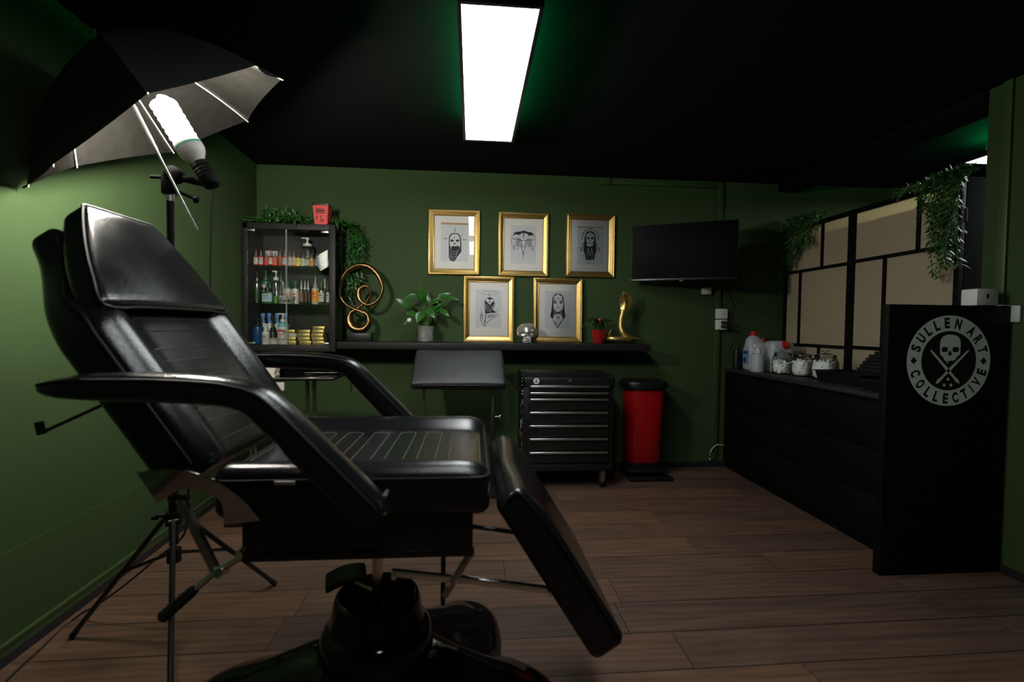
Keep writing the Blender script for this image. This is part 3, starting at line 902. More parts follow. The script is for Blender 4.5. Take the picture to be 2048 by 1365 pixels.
bm = BM(); box(bm, (KX1 - .010, KY0 + .024, KZ0 + .045), (KX1 - .006, KY1 - .03, KZ1 - .04)); obj('side_glass', bm, MT['glass'], cab, smooth=False)
SH1, SH2, SH0 = 1.527, 1.262, KZ0 + .045
for z in (SH1, SH2):
    bm = BM(); box(bm, (KX0 + .031, KY0 + .03, z - .006), (KX1 - .011, KY1 - .013, z)); obj('glass_shelf', bm, MT['glass_green'], cab, smooth=False)
xm = -1.285
for a, b in ((KX0 + .034, xm - .002), (xm + .002, KX1 - .044)):
    bm = BM(); box(bm, (a, KY0, KZ0 + .047), (b, KY0 + .004, KZ1 - .042)); d = obj('glass_door', bm, MT['glass'], cab, smooth=False)
    ex = a if d.name == 'glass_door' else b - .05
    for z in (KZ0 + .049, KZ1 - .060):
        bm = BM(); box(bm, (ex, KY0 - .005, z), (ex + .05, KY0 + .0, z + .014), .001)
        obj('hinge_clip', bm, MT['alu'], d)
    bm = BM(); ex = b - .002 if d.name == 'glass_door' else a; box(bm, (ex, KY0 - .0006, KZ0 + .047), (ex + .002, KY0 + .0046, KZ1 - .042)); obj('polished_edge', bm, MT['offwhite'], d)
    bm = BM(); hx = xm - .012 if d.name == 'glass_door' else xm + .012
    cyl(bm, (hx, KY0 - .012, 1.29), (hx, KY0 - .001, 1.29), .006, seg=12); obj('knob', bm, MT['chrome'], d)

def bottle(name, x, y, z, r, h, body, cap, label=None, style='nozzle', lab=None, cat='bottle', group=None, liquid=None, asp=1., ltext=True, capcol2=None):
    """bottle with body, cap and wrap-round label; body/cap/label are materials"""
    z += .0008
    t = thing(name, (x, y, z), lab, cat, group)
    sh = {'nozzle': .62, 'pump': .72, 'spray': .66, 'jar': .72, 'dropper': .64, 'tall': .70, 'foam': .70}[style]
    nr = {'nozzle': .42, 'pump': .38, 'spray': .42, 'jar': .96, 'dropper': .5, 'tall': .36, 'foam': .62}[style]
    hb = h * sh
    bm = BM()
    lathe(bm, [(r * .9, 0), (r, .004), (r, hb * .86), (r * .94, hb * .92), (r * nr * 1.15, hb * .98), (r * nr, hb), (r * nr, hb * 1.04)], (x, y, z), 20, sq=0 if asp == 1 else 5, asp=asp)
    b = obj('body', bm, body, t)
    if liquid is not None:
        m, f = liquid
        bm = BM(); lathe(bm, [(r * .9, .002), (r * .985, .005), (r * .985, hb * f)], (x, y, z), 20, asp=asp); obj('liquid', bm, m, b)
    bm = BM(); zt = z + hb
    if style == 'nozzle':
        lathe(bm, [(r * .5, -.001), (r * .5, h * .07), (r * .34, h * .09), (r * .24, h * .20), (r * .20, h * .26)], (x, y, zt), 14)
        b2 = BM(); lathe(b2, [(r * .20, h * .255), (r * .12, h * .34), (r * .07, h * .38)], (x, y, zt), 10); obj('tip', b2, capcol2 or cap, t)
    elif style == 'dropper':
        lathe(bm, [(r * .62, -.001), (r * .62, h * .13), (r * .36, h * .14), (r * .34, h * .30), (r * .2, h * .36)], (x, y, zt), 14)
    elif style == 'jar':
        lathe(bm, [(r * 1.02, -.001), (r * 1.02, h * .26), (r * .98, h * .28)], (x, y, zt), 24)
    elif style == 'tall':
        lathe(bm, [(r * .44, -.001), (r * .44, h * .10), (r * .3, h * .12), (r * .16, h * .30)], (x, y, zt), 14)
    elif style in ('pump', 'foam'):
        lathe(bm, [(r * (.5 if style == 'pump' else .72), -.001), (r * (.5 if style == 'pump' else .72), h * .08), (r * .2, h * .10), (r * .16, h * .2), (r * .28, h * .21), (r * .28, h * .28)], (x, y, zt), 14)
        box(bm, (x - r * .95, y - r * .2, zt + h * .24), (x + r * .2, y + r * .2, zt + h * .28), .001)
    elif style == 'spray':
        lathe(bm, [(r * .5, -.001), (r * .5, h * .06), (r * .3, h * .08), (r * .3, h * .2)], (x, y, zt), 14)
        box(bm, (x - r * .70, y - r * .3, zt + h * .19), (x + r * .40, y + r * .3, zt + h * .31), .003)
        box(bm, (x - r * .62, y - r * .1, zt + h * .04), (x - r * .42, y + r * .1, zt + h * .2), .001)
    obj('cap', bm, cap, t)
    if label is not None:
        bm = BM(); f0, f1 = (.16, .78) if style != 'jar' else (.2, .8)
        n = 16; rr_ = []
        pts0 = []
        for k in range(n + 1):
            a = -PI / 2 + (k / n - .5) * 2.5
            cx_, cy_ = math.cos(a), math.sin(a)
            if asp != 1:
                q = (abs(cx_) ** 5 + abs(cy_) ** 5) ** -.2; cx_, cy_ = cx_ * q, cy_ * q
            pts0.append((x + cx_ * r * 1.012, y + cy_ * r * 1.012 * asp))
        v = [[bm.verts.new((px, py, z + hb * f)) for px, py in pts0] for f in (f0, f1)]
        for k in range(n): bm.faces.new((v[0][k], v[0][k + 1], v[1][k + 1], v[1][k]))
        if ltext:   # printed lines on the label
            for fa, fb, k0, k1 in ((.56, .66, 4, 11), (.42, .46, 5, 12), (.34, .37, 5, 10)):
                v = [[bm.verts.new((x + (pts0[k][0] - x) * 1.012, y + (pts0[k][1] - y) * 1.012, z + hb * f)) for k in range(k0, k1)] for f in (fa, fb)]
                for k in range(k1 - k0 - 1): f_ = bm.faces.new((v[0][k], v[0][k + 1], v[1][k + 1], v[1][k])); f_.material_index = 1
        obj('label', bm, [label, MT['ink2'] if ltext is True else ltext], t)
    return t

W_, CL = MT['white'], MT['clearp']
lw_ = cmat((205, 200, 190), .6)
R_, O_, K_ = cmat((200, 35, 32)), cmat((232, 88, 30)), cmat((22, 22, 24))
inks = [  # px centre, top px, cap, body, label, label sentence
    (200, 125, R_, cmat((150, 30, 34)), lw_, 'red ink bottle with white label, at the left end of the top shelf'),
    (262, 125, R_, cmat((196, 24, 62)), lw_, 'crimson ink bottle with white label, next to the leftmost ink bottle'),
    (328, 160, CL, cmat((214, 34, 40)), cmat((222, 40, 42), .5), 'bright red ink bottle with clear nozzle and red label'),
    (381, 125, R_, cmat((150, 26, 30)), lw_, 'red capped ink bottle with white label in front of the small white box'),
    (435, 155, K_, cmat((236, 72, 34)), cmat((240, 92, 50), .5), 'short orange red ink bottle with dark nozzle'),
    (502, 125, O_, cmat((206, 58, 34)), cmat((150, 92, 62), .5), 'orange ink bottle with bronze label and orange cap'),
    (557, 130, O_, cmat((196, 78, 50)), lw_, 'brownish orange ink bottle left of the door gap'),
    (616, 130, O_, cmat((168, 166, 158)), lw_, 'pale ink bottle behind the gap between the cabinet doors'),
    (670, 130, O_, cmat((214, 140, 120)), cmat((214, 190, 176), .6), 'peach ink bottle with orange cap on the top shelf'),
    (726, 150, K_, cmat((238, 206, 30)), cmat((240, 214, 60), .5), 'yellow ink bottle on the top cabinet shelf'),
    (782, 150, K_, cmat((190, 188, 180)), lw_, 'white ink bottle in front of the tall clear pump bottle'),
    (833, 150, cmat((28, 92, 60)), cmat((52, 104, 72)), lw_, 'ink bottle with a green shoulder and white label'),
    (889, 150, cmat((30, 100, 56)), cmat((222, 138, 34)), cmat((226, 150, 60), .5), 'amber ink bottle with a dark green cap'),
    (952, 145, cmat((60, 54, 168)), cmat((70, 62, 160)), lw_, 'violet capped ink bottle left of the plastic pouch'),
    (1005, 160, K_, cmat((50, 112, 190)), cmat((120, 168, 214), .5), 'blue ink bottle behind the clear plastic pouch'),
    (1090, 160, K_, cmat((200, 120, 104)), lw_, 'pink ink bottle at the right end of the top shelf'),
]
def cabx(px, py, y=3.53): return at_y(480 + px / 6.205, 480 + py / 6.205, y)
for px, top, cp, bd, lb_, sent in inks:
    p = cabx(px, 320)
    h = (320 - top) * .000593 * 1.02
    bottle('ink_bottle', p.x, 3.53, SH1, .0155, h, bd, cmat((132, 116, 110), .25) if cp is not K_ else cmat((70, 66, 62), .3), lb_, 'nozzle', sent, 'ink bottle', 'ink bottles on the top cabinet shelf', capcol2=cp)
bm = BM(); p = cabx(400, 200, 3.62); box(bm, (p.x - .04, 3.60, SH1 + .0008), (p.x + .042, 3.64, SH1 + .118), .002)
solo('small_box', bm, lw_, 'small white card box behind the red ink bottles', 'box')
p = at_y(615, 500, 3.60)
bottle('pump_bottle', p.x, 3.60, SH1, .042, .222, CL, W_, None, 'foam', 'tall clear pump bottle with white head, on the top cabinet shelf', 'bottle')
bm = BM()
A = cabx(1090, 122, 3.475); B = cabx(1008, 392, 3.475); C_ = cabx(922, 270, 3.475)
prism(bm, [(A.x, A.z), (A.x, A.z - .12), (B.x, B.z), (C_.x, C_.z), ((A.x + C_.x) / 2 - .01, (A.z + C_.z) / 2 + .005)], lambda u, v: V((u, 3.466 + .006 * math.sin(u * 60), v)), (0, .003, 0))
solo('plastic_pouch', bm, MT['bagp'], 'crumpled clear plastic pouch hanging at the right of the top shelf', 'pouch')

# middle shelf
G1, G2, G3 = cmat((24, 92, 44)), cmat((112, 172, 60)), cmat((150, 190, 168))
def mid(px, top, w, body, cap, label, style, sent, y=3.53, base=793, z=SH2, name='bottle', cat='bottle', liquid=None, asp=1., group='bottles on the middle cabinet shelf', ltext=True):
    p = cabx(px, base, y); k = y / 960 / 6.205
    return bottle(name, p.x, y, z, w * k / 2, (base - top) * k, body, cap, label, style, sent, cat, group, liquid, asp, ltext)
mid(215, 415, 92, MT['clearp'], CL, None, 'tall', 'clear bottle half full of dark green liquid, left end of the middle shelf', liquid=(cmat((30, 84, 30)), .75))
mid(325, 388, 118, cmat((40, 104, 62)), G1, lw_, 'pump', 'large green bottle with white label, behind the smaller green one', y=3.64)
mid(345, 560, 116, cmat((38, 96, 58)), K_, cmat((176, 196, 214), .6), 'dropper', 'square green bottle with pale blue label and black dropper', asp=.7)
mid(450, 392, 88, CL, W_, None, 'foam', 'clear foam pump bottle with bright green liquid in the bottom', liquid=(cmat((112, 190, 40)), .30))
mid(512, 392, 80, cmat((150, 186, 172)), G1, lw_, 'pump', 'pale green pump bottle behind the foam pump', y=3.65)
mid(580, 698, 172, cmat((196, 192, 180)), cmat((176, 174, 164)), cmat((120, 122, 116), .6), 'jar', 'wide low white tub on the middle cabinet shelf', y=3.515, name='cream_jar', cat='jar')
mid(600, 512, 92, W_, G1, cmat((210, 206, 190), .6), 'tall', 'white bottle with green cap behind the wide white tub', y=3.59, ltext=R_)
mid(690, 500, 78, W_, G1, cmat((210, 206, 190), .6), 'spray', 'white trigger bottle with green head and a red mark', y=3.56, ltext=R_)
for px, sent in ((762, 'dark smoky bottle, first of three with pink labels'), (806, 'dark smoky bottle, second of three with pink labels'), (846, 'dark smoky bottle, third of three with pink labels')):
    mid(px, 505, 58, cmat((52, 54, 44), .2), W_, cmat((132, 92, 80), .5), 'nozzle', sent, y=3.53 + (px - 762) * .0012)
mid(935, 455, 84, cmat((190, 186, 172), .3), cmat((160, 158, 150)), cmat((238, 150, 40), .5), 'nozzle', 'bottle with a bright orange and yellow label on the middle shelf', ltext=cmat((200, 50, 40)))
mid(1010, 505, 66, CL, K_, lw_, 'dropper', 'clear bottle with black cap and white label, right of the orange one')
mid(1052, 470, 64, CL, W_, cmat((70, 120, 180), .5), 'nozzle', 'clear bottle with white nozzle and blue label, right of the middle shelf', y=3.60)
mid(1092, 510, 40, CL, K_, lw_, 'dropper', 'thin clear bottle at the right end of the middle shelf', y=3.56)
# bottom shelf
LB_ = cmat((104, 148, 206))
def low(px, top, w, body, cap, label, style, sent, y=3.53, base=1263, **k):
    return mid(px, top, w, body, cap, label, style, sent, y, base, SH0, group='bottles on the bottom cabinet shelf', **k)
for px, sent in ((272, 'white spray bottle with blue head, leftmost of four in the back row'),
                 (372, 'white spray bottle with blue head, second from the left of four in the back row'), (470, 'white spray bottle with blue head, third from the left of four in the back row'),
                 (572, 'white spray bottle with blue head, rightmost of four in the back row')):
    low(px + (22 if px == 272 else 0), 888, 80, W_, LB_, lw_, 'spray', sent, y=3.62 if px == 272 else 3.67, name='spray_bottle')
low(222, 955, 112, cmat((18, 70, 120), .2), K_, None, 'pump', 'large dark blue pump bottle on the bottom shelf')
low(262, 965, 66, K_, K_, None, 'pump', 'tall black pump bottle beside the dark blue one', y=3.575)
low(410, 1015, 96, K_, K_, None, 'dropper', 'black dropper bottle between the white dropper and the teal bottle', y=3.58)
low(322, 1015, 84, W_, W_, lw_, 'dropper', 'white dropper bottle in front on the bottom cabinet shelf', y=3.50)
low(535, 893, 124, cmat((98, 178, 190)), W_, cmat((210, 216, 220), .5), 'pump', 'teal pump bottle with white head and red printed label', y=3.57, ltext=R_)
low(418, 1185, 102, cmat((186, 182, 170)), cmat((166, 162, 152)), lw_, 'jar', 'small pale tub, left one of two in front', y=3.50, name='cream_jar', cat='jar')
low(533, 1185, 102, cmat((186, 182, 170)), cmat((166, 162, 152)), lw_, 'jar', 'small pale tub, right one of two in front', y=3.50, name='cream_jar', cat='jar')
# gold cartridge boxes
def gbox(px, bot, m, sent, y):
    p = cabx(px, 1200, y); w, h = .079, .0262
    z = SH0 + h * bot + .0008
    t = thing('cartridge_box', (p.x, y, z), sent, 'box', 'cartridge boxes on the bottom shelf')
    bm = BM(); box(bm, (p.x - w / 2, y - .045, z), (p.x + w / 2, y + .045, z + h - .0004), .0008); obj('carton', bm, m, t)
    bm = BM()
    for a, b, c, d in ((.08, .42, .30, .48), (.12, .72, .22, .30), (.5, .9, .52, .58), (.16, .5, .58, .64)):
        box(bm, (p.x - w / 2 + w * a, y - .0455, z + h * c), (p.x - w / 2 + w * b, y - .0449, z + h * d))
    obj('print', bm, MT['ink2'], t, smooth=False)
stk = [('left', [650, 645, 656, 633]), ('middle', [834, 819, 818, 823]), ('right', [996, 988, 981, 991, 1000])]
posn = {4: ['at the bottom of', 'second from the bottom of', 'second from the top of', 'on top of'], 5: ['at the bottom of', 'second from the bottom of', 'halfway up', 'second from the top of', 'on top of']}
for nm, xs in stk:
    for i, px in enumerate(xs):
        white = nm == 'left' and i == 2
        gbox(px, i, lw_ if white else MT['gold_box'], ('white' if white else 'gold') + ' cartridge box ' + posn[len(xs)][i] + ' the ' + nm + ' stack', 3.53)

# --- things on top of the cabinet
def garland(name, strands, label, m, n_leaf, size, seed, keep=None):
    """artificial hanging greenery: stems with pairs of small leaflets"""
    rnd = random.Random(seed)
    t = thing(name, tuple(strands[0][0]), label, 'garland')
    bs, bl = BM(), BM()
    for st in strands:
        pts = catmull([V(p) for p in st], 6)
        tube(bs, pts, .0014, 5)
        L = sum((pts[i + 1] - pts[i]).length for i in range(len(pts) - 1))
        k = max(6, int(L * n_leaf))
        for i in range(k):
            u = (i + rnd.random() * .6) / k * (len(pts) - 1); a = int(min(u, len(pts) - 2)); p = pts[a].lerp(pts[a + 1], u - a)
            d = (pts[a + 1] - pts[a]).normalized()
            s = d.cross(V((rnd.uniform(-1, 1), rnd.uniform(-1, 1), rnd.uniform(-1, 1)))).normalized()
            for sg in (-1, 1):
                ln = size * rnd.uniform(.6, 1.25)
                e = p + s * sg * ln * .8 + d * ln * .55 + V((rnd.uniform(-.3, .3), rnd.uniform(-.3, .3), rnd.uniform(-.35, .15))) * ln
                leaf(bl, p, e, ln * .30, .05, (rnd.uniform(-.5, .5), rnd.uniform(-1, .2), rnd.uniform(.2, 1)), 3, .2)
    if keep:
        for b_ in (bs, bl):
            for v in b_.verts: keep(v.co)
    s_ = obj('stems', bs, MT['stem'], t)
    obj('leaves', bl, m, t, sharp=180)
    return t
def keep_cab(c):
    c.x = max(c.x, lw(c.y) + .012); c.y = min(c.y, BACK - .006)
    if abs(c.x - SBX) < .068 and c.z < KZ1 + .15: c.y = max(c.y, 3.568)
    if KX0 - .06 < c.x < KX1 + .018 and c.y > KY0 - .012 and c.z < KZ1 + .0115:
        if c.x > KX1 - .002 or c.z < KZ1 - .035: c.x = max(c.x, KX1 + .018)
        else: c.z = KZ1 + .012
    if c.x > KX1 + .004 and c.z < 1.56 and c.y < 3.615: c.y = 3.615
SBX = at_y(645, 446, 3.50).x
rnd = random.Random(3)
st = []
for i in range(34):
    x = KX0 + .03 + .64 * i / 33; y = rnd.uniform(3.47, 3.66)
    hgt = .05 if i < 3 else (.115 if i < 12 else .07 if i < 22 else .085 if i < 27 else .05)
    st.append([(x, y, KZ1 + .006), (x + rnd.uniform(-.03, .05), y - .02, KZ1 + hgt * rnd.uniform(.5, .9)), (x + rnd.uniform(-.06, .09), y - rnd.uniform(.0, .06), KZ1 + hgt * rnd.uniform(.35, 1.0)), (x + rnd.uniform(-.05, .12), y - rnd.uniform(.02, .09), KZ1 + rnd.uniform(.008, .04))])
for i in range(20):   # hangs over the right end
    x0 = KX1 - .02 + rnd.uniform(-.05, .05); y = rnd.uniform(3.625, 3.69); ln = rnd.uniform(.12, .50) if i else .50
    ox = rnd.uniform(.02, .13); 
    st.append([(max(x0 - .06, SBX + .085), y, KZ1 + .02), (KX1 + .045, y, KZ1 + rnd.uniform(.025, .045)), (KX1 + .02 + ox, y - .01, KZ1 - .10 * rnd.uniform(.4, 1)), (KX1 + .02 + ox * rnd.uniform(.7, 1.0), y - .01, KZ1 - .06 - ln * .55), (KX1 + .012 + ox * rnd.uniform(.2, .7), y, KZ1 - .05 - ln * .9)])
for s_ in st:
    if any(abs(q[0] - SBX) < .10 for q in s_) and s_[0][0] < KX1 - .1:
        for k, q in enumerate(s_): s_[k] = (q[0], max(q[1], 3.60), q[2])
garland('fern_garland', st, 'artificial green garland along the cabinet top, trailing down its right side', MT['leaf2'], 52, .042, 11, keep_cab)
p = at_y(645, 446, 3.50); x0 = p.x
sb = thing('sharps_container', (x0, 3.50, KZ1 + .001), 'red sharps container with clear lid standing on the cabinet', 'sharps container')
bm = BM()
def sq(hw, hd, z): return [(x0 - hw, 3.50 - hd, z), (x0 + hw, 3.50 - hd, z), (x0 + hw, 3.50 + hd, z), (x0 - hw, 3.50 + hd, z)]
rings(bm, [sq(.043, .04, KZ1 + .001), sq(.053, .05, KZ1 + .132)])
bmesh.ops.bevel(bm, geom=bm.edges[:], offset=.005, segments=2, affect='EDGES')
obj('tub', bm, MT['red_box'], sb)
bm = BM(); box(bm, (x0 - .059, 3.444, KZ1 + .1325), (x0 + .059, 3.556, KZ1 + .142), .003); obj('lid', bm, MT['bagp'], sb)
bm = BM()
f = lambda z: 3.50 - .0403 - .01 * z / .132
for a, b, z0, z1 in ((-.032, .02, .104, .108), (-.030, .030, .088, .098), (-.030, .028, .076, .082), (-.028, -.022, .03, .06), (-.002, .004, .045, .06), (.018, .026, .03, .036)):
    z = (z0 + z1) / 2; box(bm, (x0 + a, f(z) - .0012, KZ1 + z0), (x0 + b, f(z) + .001, KZ1 + z1))
for k in range(3):
    a = PI / 2 + k * 2 * PI / 3
    tube(bm, [V((x0 + .008 + .007 * math.cos(a) + .006 * math.cos(2 * PI * j / 12), f(.03) - .0008, KZ1 + .026 + .007 * math.sin(a) + .006 * math.sin(2 * PI * j / 12))) for j in range(12)], .0014, 4, closed=True)
obj('print', bm, MT['ink'], sb)

# ================================================================== WALL SHELF AND ORNAMENTS
SHZ = 1.0
bm = BM(); box(bm, (-.952, 3.47, .95), (1.322, BACK - .001, SHZ), .002)
solo('wall_shelf', bm, MT['wood_blk'], 'long black floating shelf across the back wall', 'shelf')

# bronze ribbon sculpture
SYc = 3.55
def sp(x, y, dy=0.): q = at_y(675 + x / 7.8, 515 + y / 7.8, SYc); return V((q.x, SYc + dy, q.z))
scp = thing('ribbon_sculpture', (-.815, SYc, SHZ), 'bronze looping ribbon sculpture on a black block', 'sculpture')
bm = BM(); box(bm, (-.892, SYc - .045, SHZ + .0005), (-.722, SYc + .045, SHZ + .062), .002); obj('plinth', bm, MT['blk'], scp)
# heavy body ring
bm = BM()
cx, cz = sp(340, 985).x, sp(340, 985).z
outer = [(340, 800), (250, 815), (180, 860), (140, 940), (140, 1040), (185, 1125), (260, 1175), (345, 1190), (430, 1175), (495, 1120), (535, 1040), (525, 940), (480, 860), (420, 820)]
inner = [(330, 850), (290, 850), (250, 870), (242, 920), (250, 980), (280, 1030), (330, 1058), (370, 1065), (420, 1050), (455, 1015), (468, 970), (450, 920), (410, 880), (370, 860)]
O_l = catmull([sp(*q) for q in outer], 4, True); I_l = catmull([sp(*q) for q in inner], 4, True)
rr = []
for a, b in zip(I_l, O_l):
    c = (a + b) / 2; hw = (b - a).length / 2; u = (b - a).normalized(); dpt = min(.066, hw * 1.3 + .022)
    rr.append([c + u * (hw * math.cos(2 * PI * k / 14)) + V((0, 1, 0)) * (dpt * math.sin(2 * PI * k / 14)) for k in range(14)])
rings(bm, rr, False, True)
obj('body_ring', bm, MT['bronze'], scp, sharp=80)
def ribbon(px, wid, thick):
    pts = catmull([sp(x, y, dy) for x, y, dy in px], 6); m = len(pts); bmr = BM(); rr = []
    W2 = catmull([V((w, th, 0)) for w, th in zip(wid, thick)], 6)
    for i, p in enumerate(pts):
        d = (pts[min(i + 1, m - 1)] - pts[max(i - 1, 0)]).normalized(); a = V((0, 1, 0)); b = d.cross(a).normalized()
        w, th = W2[i].x, W2[i].y
        rr.append([p + a * (w * math.cos(2 * PI * k / 14)) + b * (th * math.sin(2 * PI * k / 14)) for k in range(14)])
    rings(bmr, rr); return bmr
big = [(430, 880, -.02), (350, 835, -.02), (260, 800, -.02), (150, 735, -.015), (70, 630, -.01), (45, 510, 0), (75, 350, .0), (150, 225, .005), (270, 145, .01), (390, 125, .01), (520, 165, .01), (630, 275, .005), (700, 420, 0), (705, 530, -.005), (660, 640, -.01), (590, 710, -.015), (500, 745, -.02), (420, 720, -.02), (355, 660, -.02), (335, 580, -.015), (350, 500, -.01), (410, 455, 0), (470, 465, .01), (510, 530, .015), (500, 600, .02), (450, 680, .02), (380, 740, .02), (310, 790, .01), (290, 830, .0)]
wd = [.02, .022, .022, .024, .026, .028, .032, .036, .042, .046, .046, .042, .036, .030, .026, .024, .022, .022, .022, .024, .026, .026, .024, .020, .018, .016, .016, .018, .02]
th = [.014, .011, .009, .0075, .007, .007, .0085, .012, .016, .020, .020, .017, .014, .012, .010, .009, .009, .011, .014, .017, .018, .017, .012, .009, .0085, .009, .010, .012, .014]
obj('ribbon', ribbon(big, wd, th), MT['bronze'], scp, sharp=80)

# peace lily in a silver pot
LY = 3.575
lp = at_y(851, 683, LY); LX = lp.x
lil = thing('peace_lily', (LX, LY, SHZ), 'peace lily with one white flower in a shiny silver pot', 'potted plant')
bm = BM(); lathe(bm, [(.040, .0008), (.054, .006), (.058, .02), (.056, .05), (.056, .09), (.060, .118), (.057, .1185), (.053, .09), (.05, .100)], (LX, LY, SHZ), 40); pot = obj('pot', bm, MT['silver'], lil, sharp=50)
bm = BM(); lathe(bm, [(.053, .092), (.03, .098), (.0, .1)], (LX, LY, SHZ), 20); obj('soil', bm, MT['soil'], pot)
def lp_(x, y, dy): q = at_y(675 + x / 7.8, 515 + y / 7.8, LY + dy); return q
leaves = [((1320, 700), (1285, 430), .06, .02, -.02), ((1370, 720), (1270, 560), .05, .0, -.05), ((1230, 590), (1035, 650), .035, .0, -.02), ((1130, 790), (900, 645), .055, .0, -.03), ((1240, 900), (1060, 880), .05, .0, -.05), ((1330, 850), (1240, 1020), .065, -.02, -.06),
          ((1430, 720), (1415, 560), .028, .0, .02), ((1430, 740), (1620, 640), .040, .0, -.03), ((1560, 640), (1775, 570), .045, .0, .01), ((1700, 630), (1885, 670), .03, .0, -.02), ((1450, 790), (1640, 690), .05, .0, .03), ((1480, 800), (1620, 740), .05, .01, .0),
          ((1400, 800), (1520, 950), .055, -.02, -.06), ((1600, 820), (1740, 920), .045, .0, -.03), ((1350, 720), (1390, 620), .055, .0, -.06), ((1540, 850), (1640, 730), .04, .0, .03), ((1300, 880), (1250, 960), .03, .0, .01)]
rnd = random.Random(5)
for (a, b, w, da, db) in leaves:
    p0, p1 = lp_(a[0], a[1], da), lp_(b[0], b[1], db)
    bm = BM(); leaf(bm, p0, p1, w, .06, (0, -.9, .45), 9, .25)
    root = V((LX + rnd.uniform(-.022, .022), LY + rnd.uniform(-.02, .02), SHZ + .10))
    mid_ = (root + p0) / 2 + V((0, 0, .02))
    tube(bm, catmull([root, mid_, p0], 4), .0021, 5, mi=1)
    obj('leaf', bm, [MT['leaf'], MT['stem']], lil, sharp=180)
bm = BM(); c = lp_(1115, 985, -.05)
lathe(bm, [(.002, -.02), (.012, -.012), (.017, .0), (.013, .014), (.004, .020)], c, 14, (.6, -.4, .5)); 
f_ = obj('flower', bm, MT['petal'], lil, label='white flower hanging low on the left')
bm = BM(); tube(bm, catmull([V((LX - .02, LY, SHZ + .1)), lp_(1190, 985, -.02), lp_(1150, 1010, -.05), c + V((.012, 0, -.004))], 5), .0018, 5); leaf(bm, c + V((-.01, 0, -.005)), lp_(1030, 1050, -.05), .012, 0, (0, -1, .2), 5); obj('flower_stem', bm, MT['stem'], f_)

# silver skull
kx = at_y(1053, 684, 3.56).x; KY = 3.565
skl = thing('silver_skull', (kx, KY, SHZ), 'shiny silver skull ornament standing between the two lower pictures', 'skull')
bm = BM()
def skf(p):
    # p on unit sphere
    d = p.normalized(); x, y, z = d
    r = V((.074 * x, .085 * y, .066 * z))
    # front is -y ; carve eye sockets, nose, cheeks
    f = 0
    for ex in (-.36, .36):
        q = ((x - ex) / .20) ** 2 + ((z + .22) / .19) ** 2
        if y < 0: f -= .024 * math.exp(-q * 1.6)
    if y < 0:
        f -= .014 * math.exp(-((x / .11) ** 2 + ((z + .55) / .13) ** 2))
        f += .010 * math.exp(-((abs(x) - .55) / .16) ** 2 - ((z + .52) / .14) ** 2)
        f += .006 * math.exp(-((z + .02) / .1) ** 2 - (abs(x) / .5) ** 4)
    out = r + d * f
    if z < -.45: out.x *= 1 - .35 * min(1, (-z - .45) / .5)
    if z < -.3 and y > .1: out.y *= 1 - .4 * min(1, (-z - .3) / .6)
    return out
g = []
NU, NV = 64, 44
for j in range(NV + 1):
    ph = PI * (j + .02) / (NV + .04)
    g.append([skf(V((math.sin(ph) * math.cos(2 * PI * i / NU), math.sin(ph) * math.sin(2 * PI * i / NU), math.cos(ph)))) + V((kx, KY, SHZ + .086)) for i in range(NU)])
rings(bm, g)
cran = obj('cranium', bm, MT['silver'], skl, sharp=80)
bm = BM()
box(bm, (kx - .032, KY - .062, SHZ + .001), (kx + .032, KY + .02, SHZ + .030), .008)
obj('jaw', bm, MT['silver'], skl)
bm = BM()
for row, z in ((0, .040), (1, .028)):
    for i in range(8):
        a = (i - 3.5) * .0072
        box(bm, (kx + a - .0032, KY - .069 + abs(a) * .25, SHZ + z - .006), (kx + a + .0032, KY - .055, SHZ + z + .006), .0018)
box(bm, (kx - .03, KY - .06, SHZ + .022), (kx + .03, KY - .01, SHZ + .05), .006)
obj('teeth', bm, MT['silver'], skl)

# bromeliad in a red pot
BX = at_y(1197, 685, 3.58).x; BY = 3.58
bro = thing('bromeliad', (BX, BY, SHZ), 'small bromeliad with maroon and green leaves in a ribbed red pot', 'potted plant')
bm = BM(); rr = []
for r, h in ((.036, .001), (.040, .01), (.052, .104), (.049, .104), (.046, .09), (.001, .088)):
    rr.append([V((BX + (r + (.0018 if k % 4 < 2 and r > .035 and h < .1049 else 0)) * math.cos(2 * PI * k / 96), BY + (r + (.0018 if k % 4 < 2 else 0)) * math.sin(2 * PI * k / 96), SHZ + h)) for k in range(96)])
rings(bm, rr); obj('pot', bm, MT['red_foil'], bro)
rnd = random.Random(9)
for i in range(26):
    a = 2.4 * i; ln = .06 + .09 * (i / 25); el = 1.25 - .95 * (i / 25)
    el += rnd.uniform(-.15, .15)
    c0 = V((BX + .006 * math.cos(a), BY + .006 * math.sin(a), SHZ + .095))
    m1 = c0 + V((math.cos(a) * ln * .45, math.sin(a) * ln * .35, .035 + ln * math.sin(el) * .7))
    e1 = c0 + V((math.cos(a) * ln * 1.02, math.sin(a) * ln * .75, .02 + ln * math.sin(el) * .75 - (.035 if i > 14 else 0)))
    if e1.y > 3.70: e1.y = 3.70
    pts = catmull([c0, m1, e1], 5); bm = BM(); prev = None
    for j, p in enumerate(pts):
        t = j / (len(pts) - 1); w = .0085 * (1 - t ** 3) + .0005
        d = (pts[min(j + 1, len(pts) - 1)] - pts[max(j - 1, 0)]).normalized(); s = d.cross(V((0, 0, 1))).normalized()
        row = [bm.verts.new(p - s * w + V((0, 0, .003))), bm.verts.new(p), bm.verts.new(p + s * w + V((0, 0, .003)))]
        if prev: bm.faces.new((prev[0], prev[1], row[1], row[0])); bm.faces.new((prev[1], prev[2], row[2], row[1]))
        prev = row
    obj('leaf', bm, MT['leaf_dark'] if i < 12 or i % 3 == 0 else MT['leaf_b'], bro, sharp=180)
bm = BM(); 
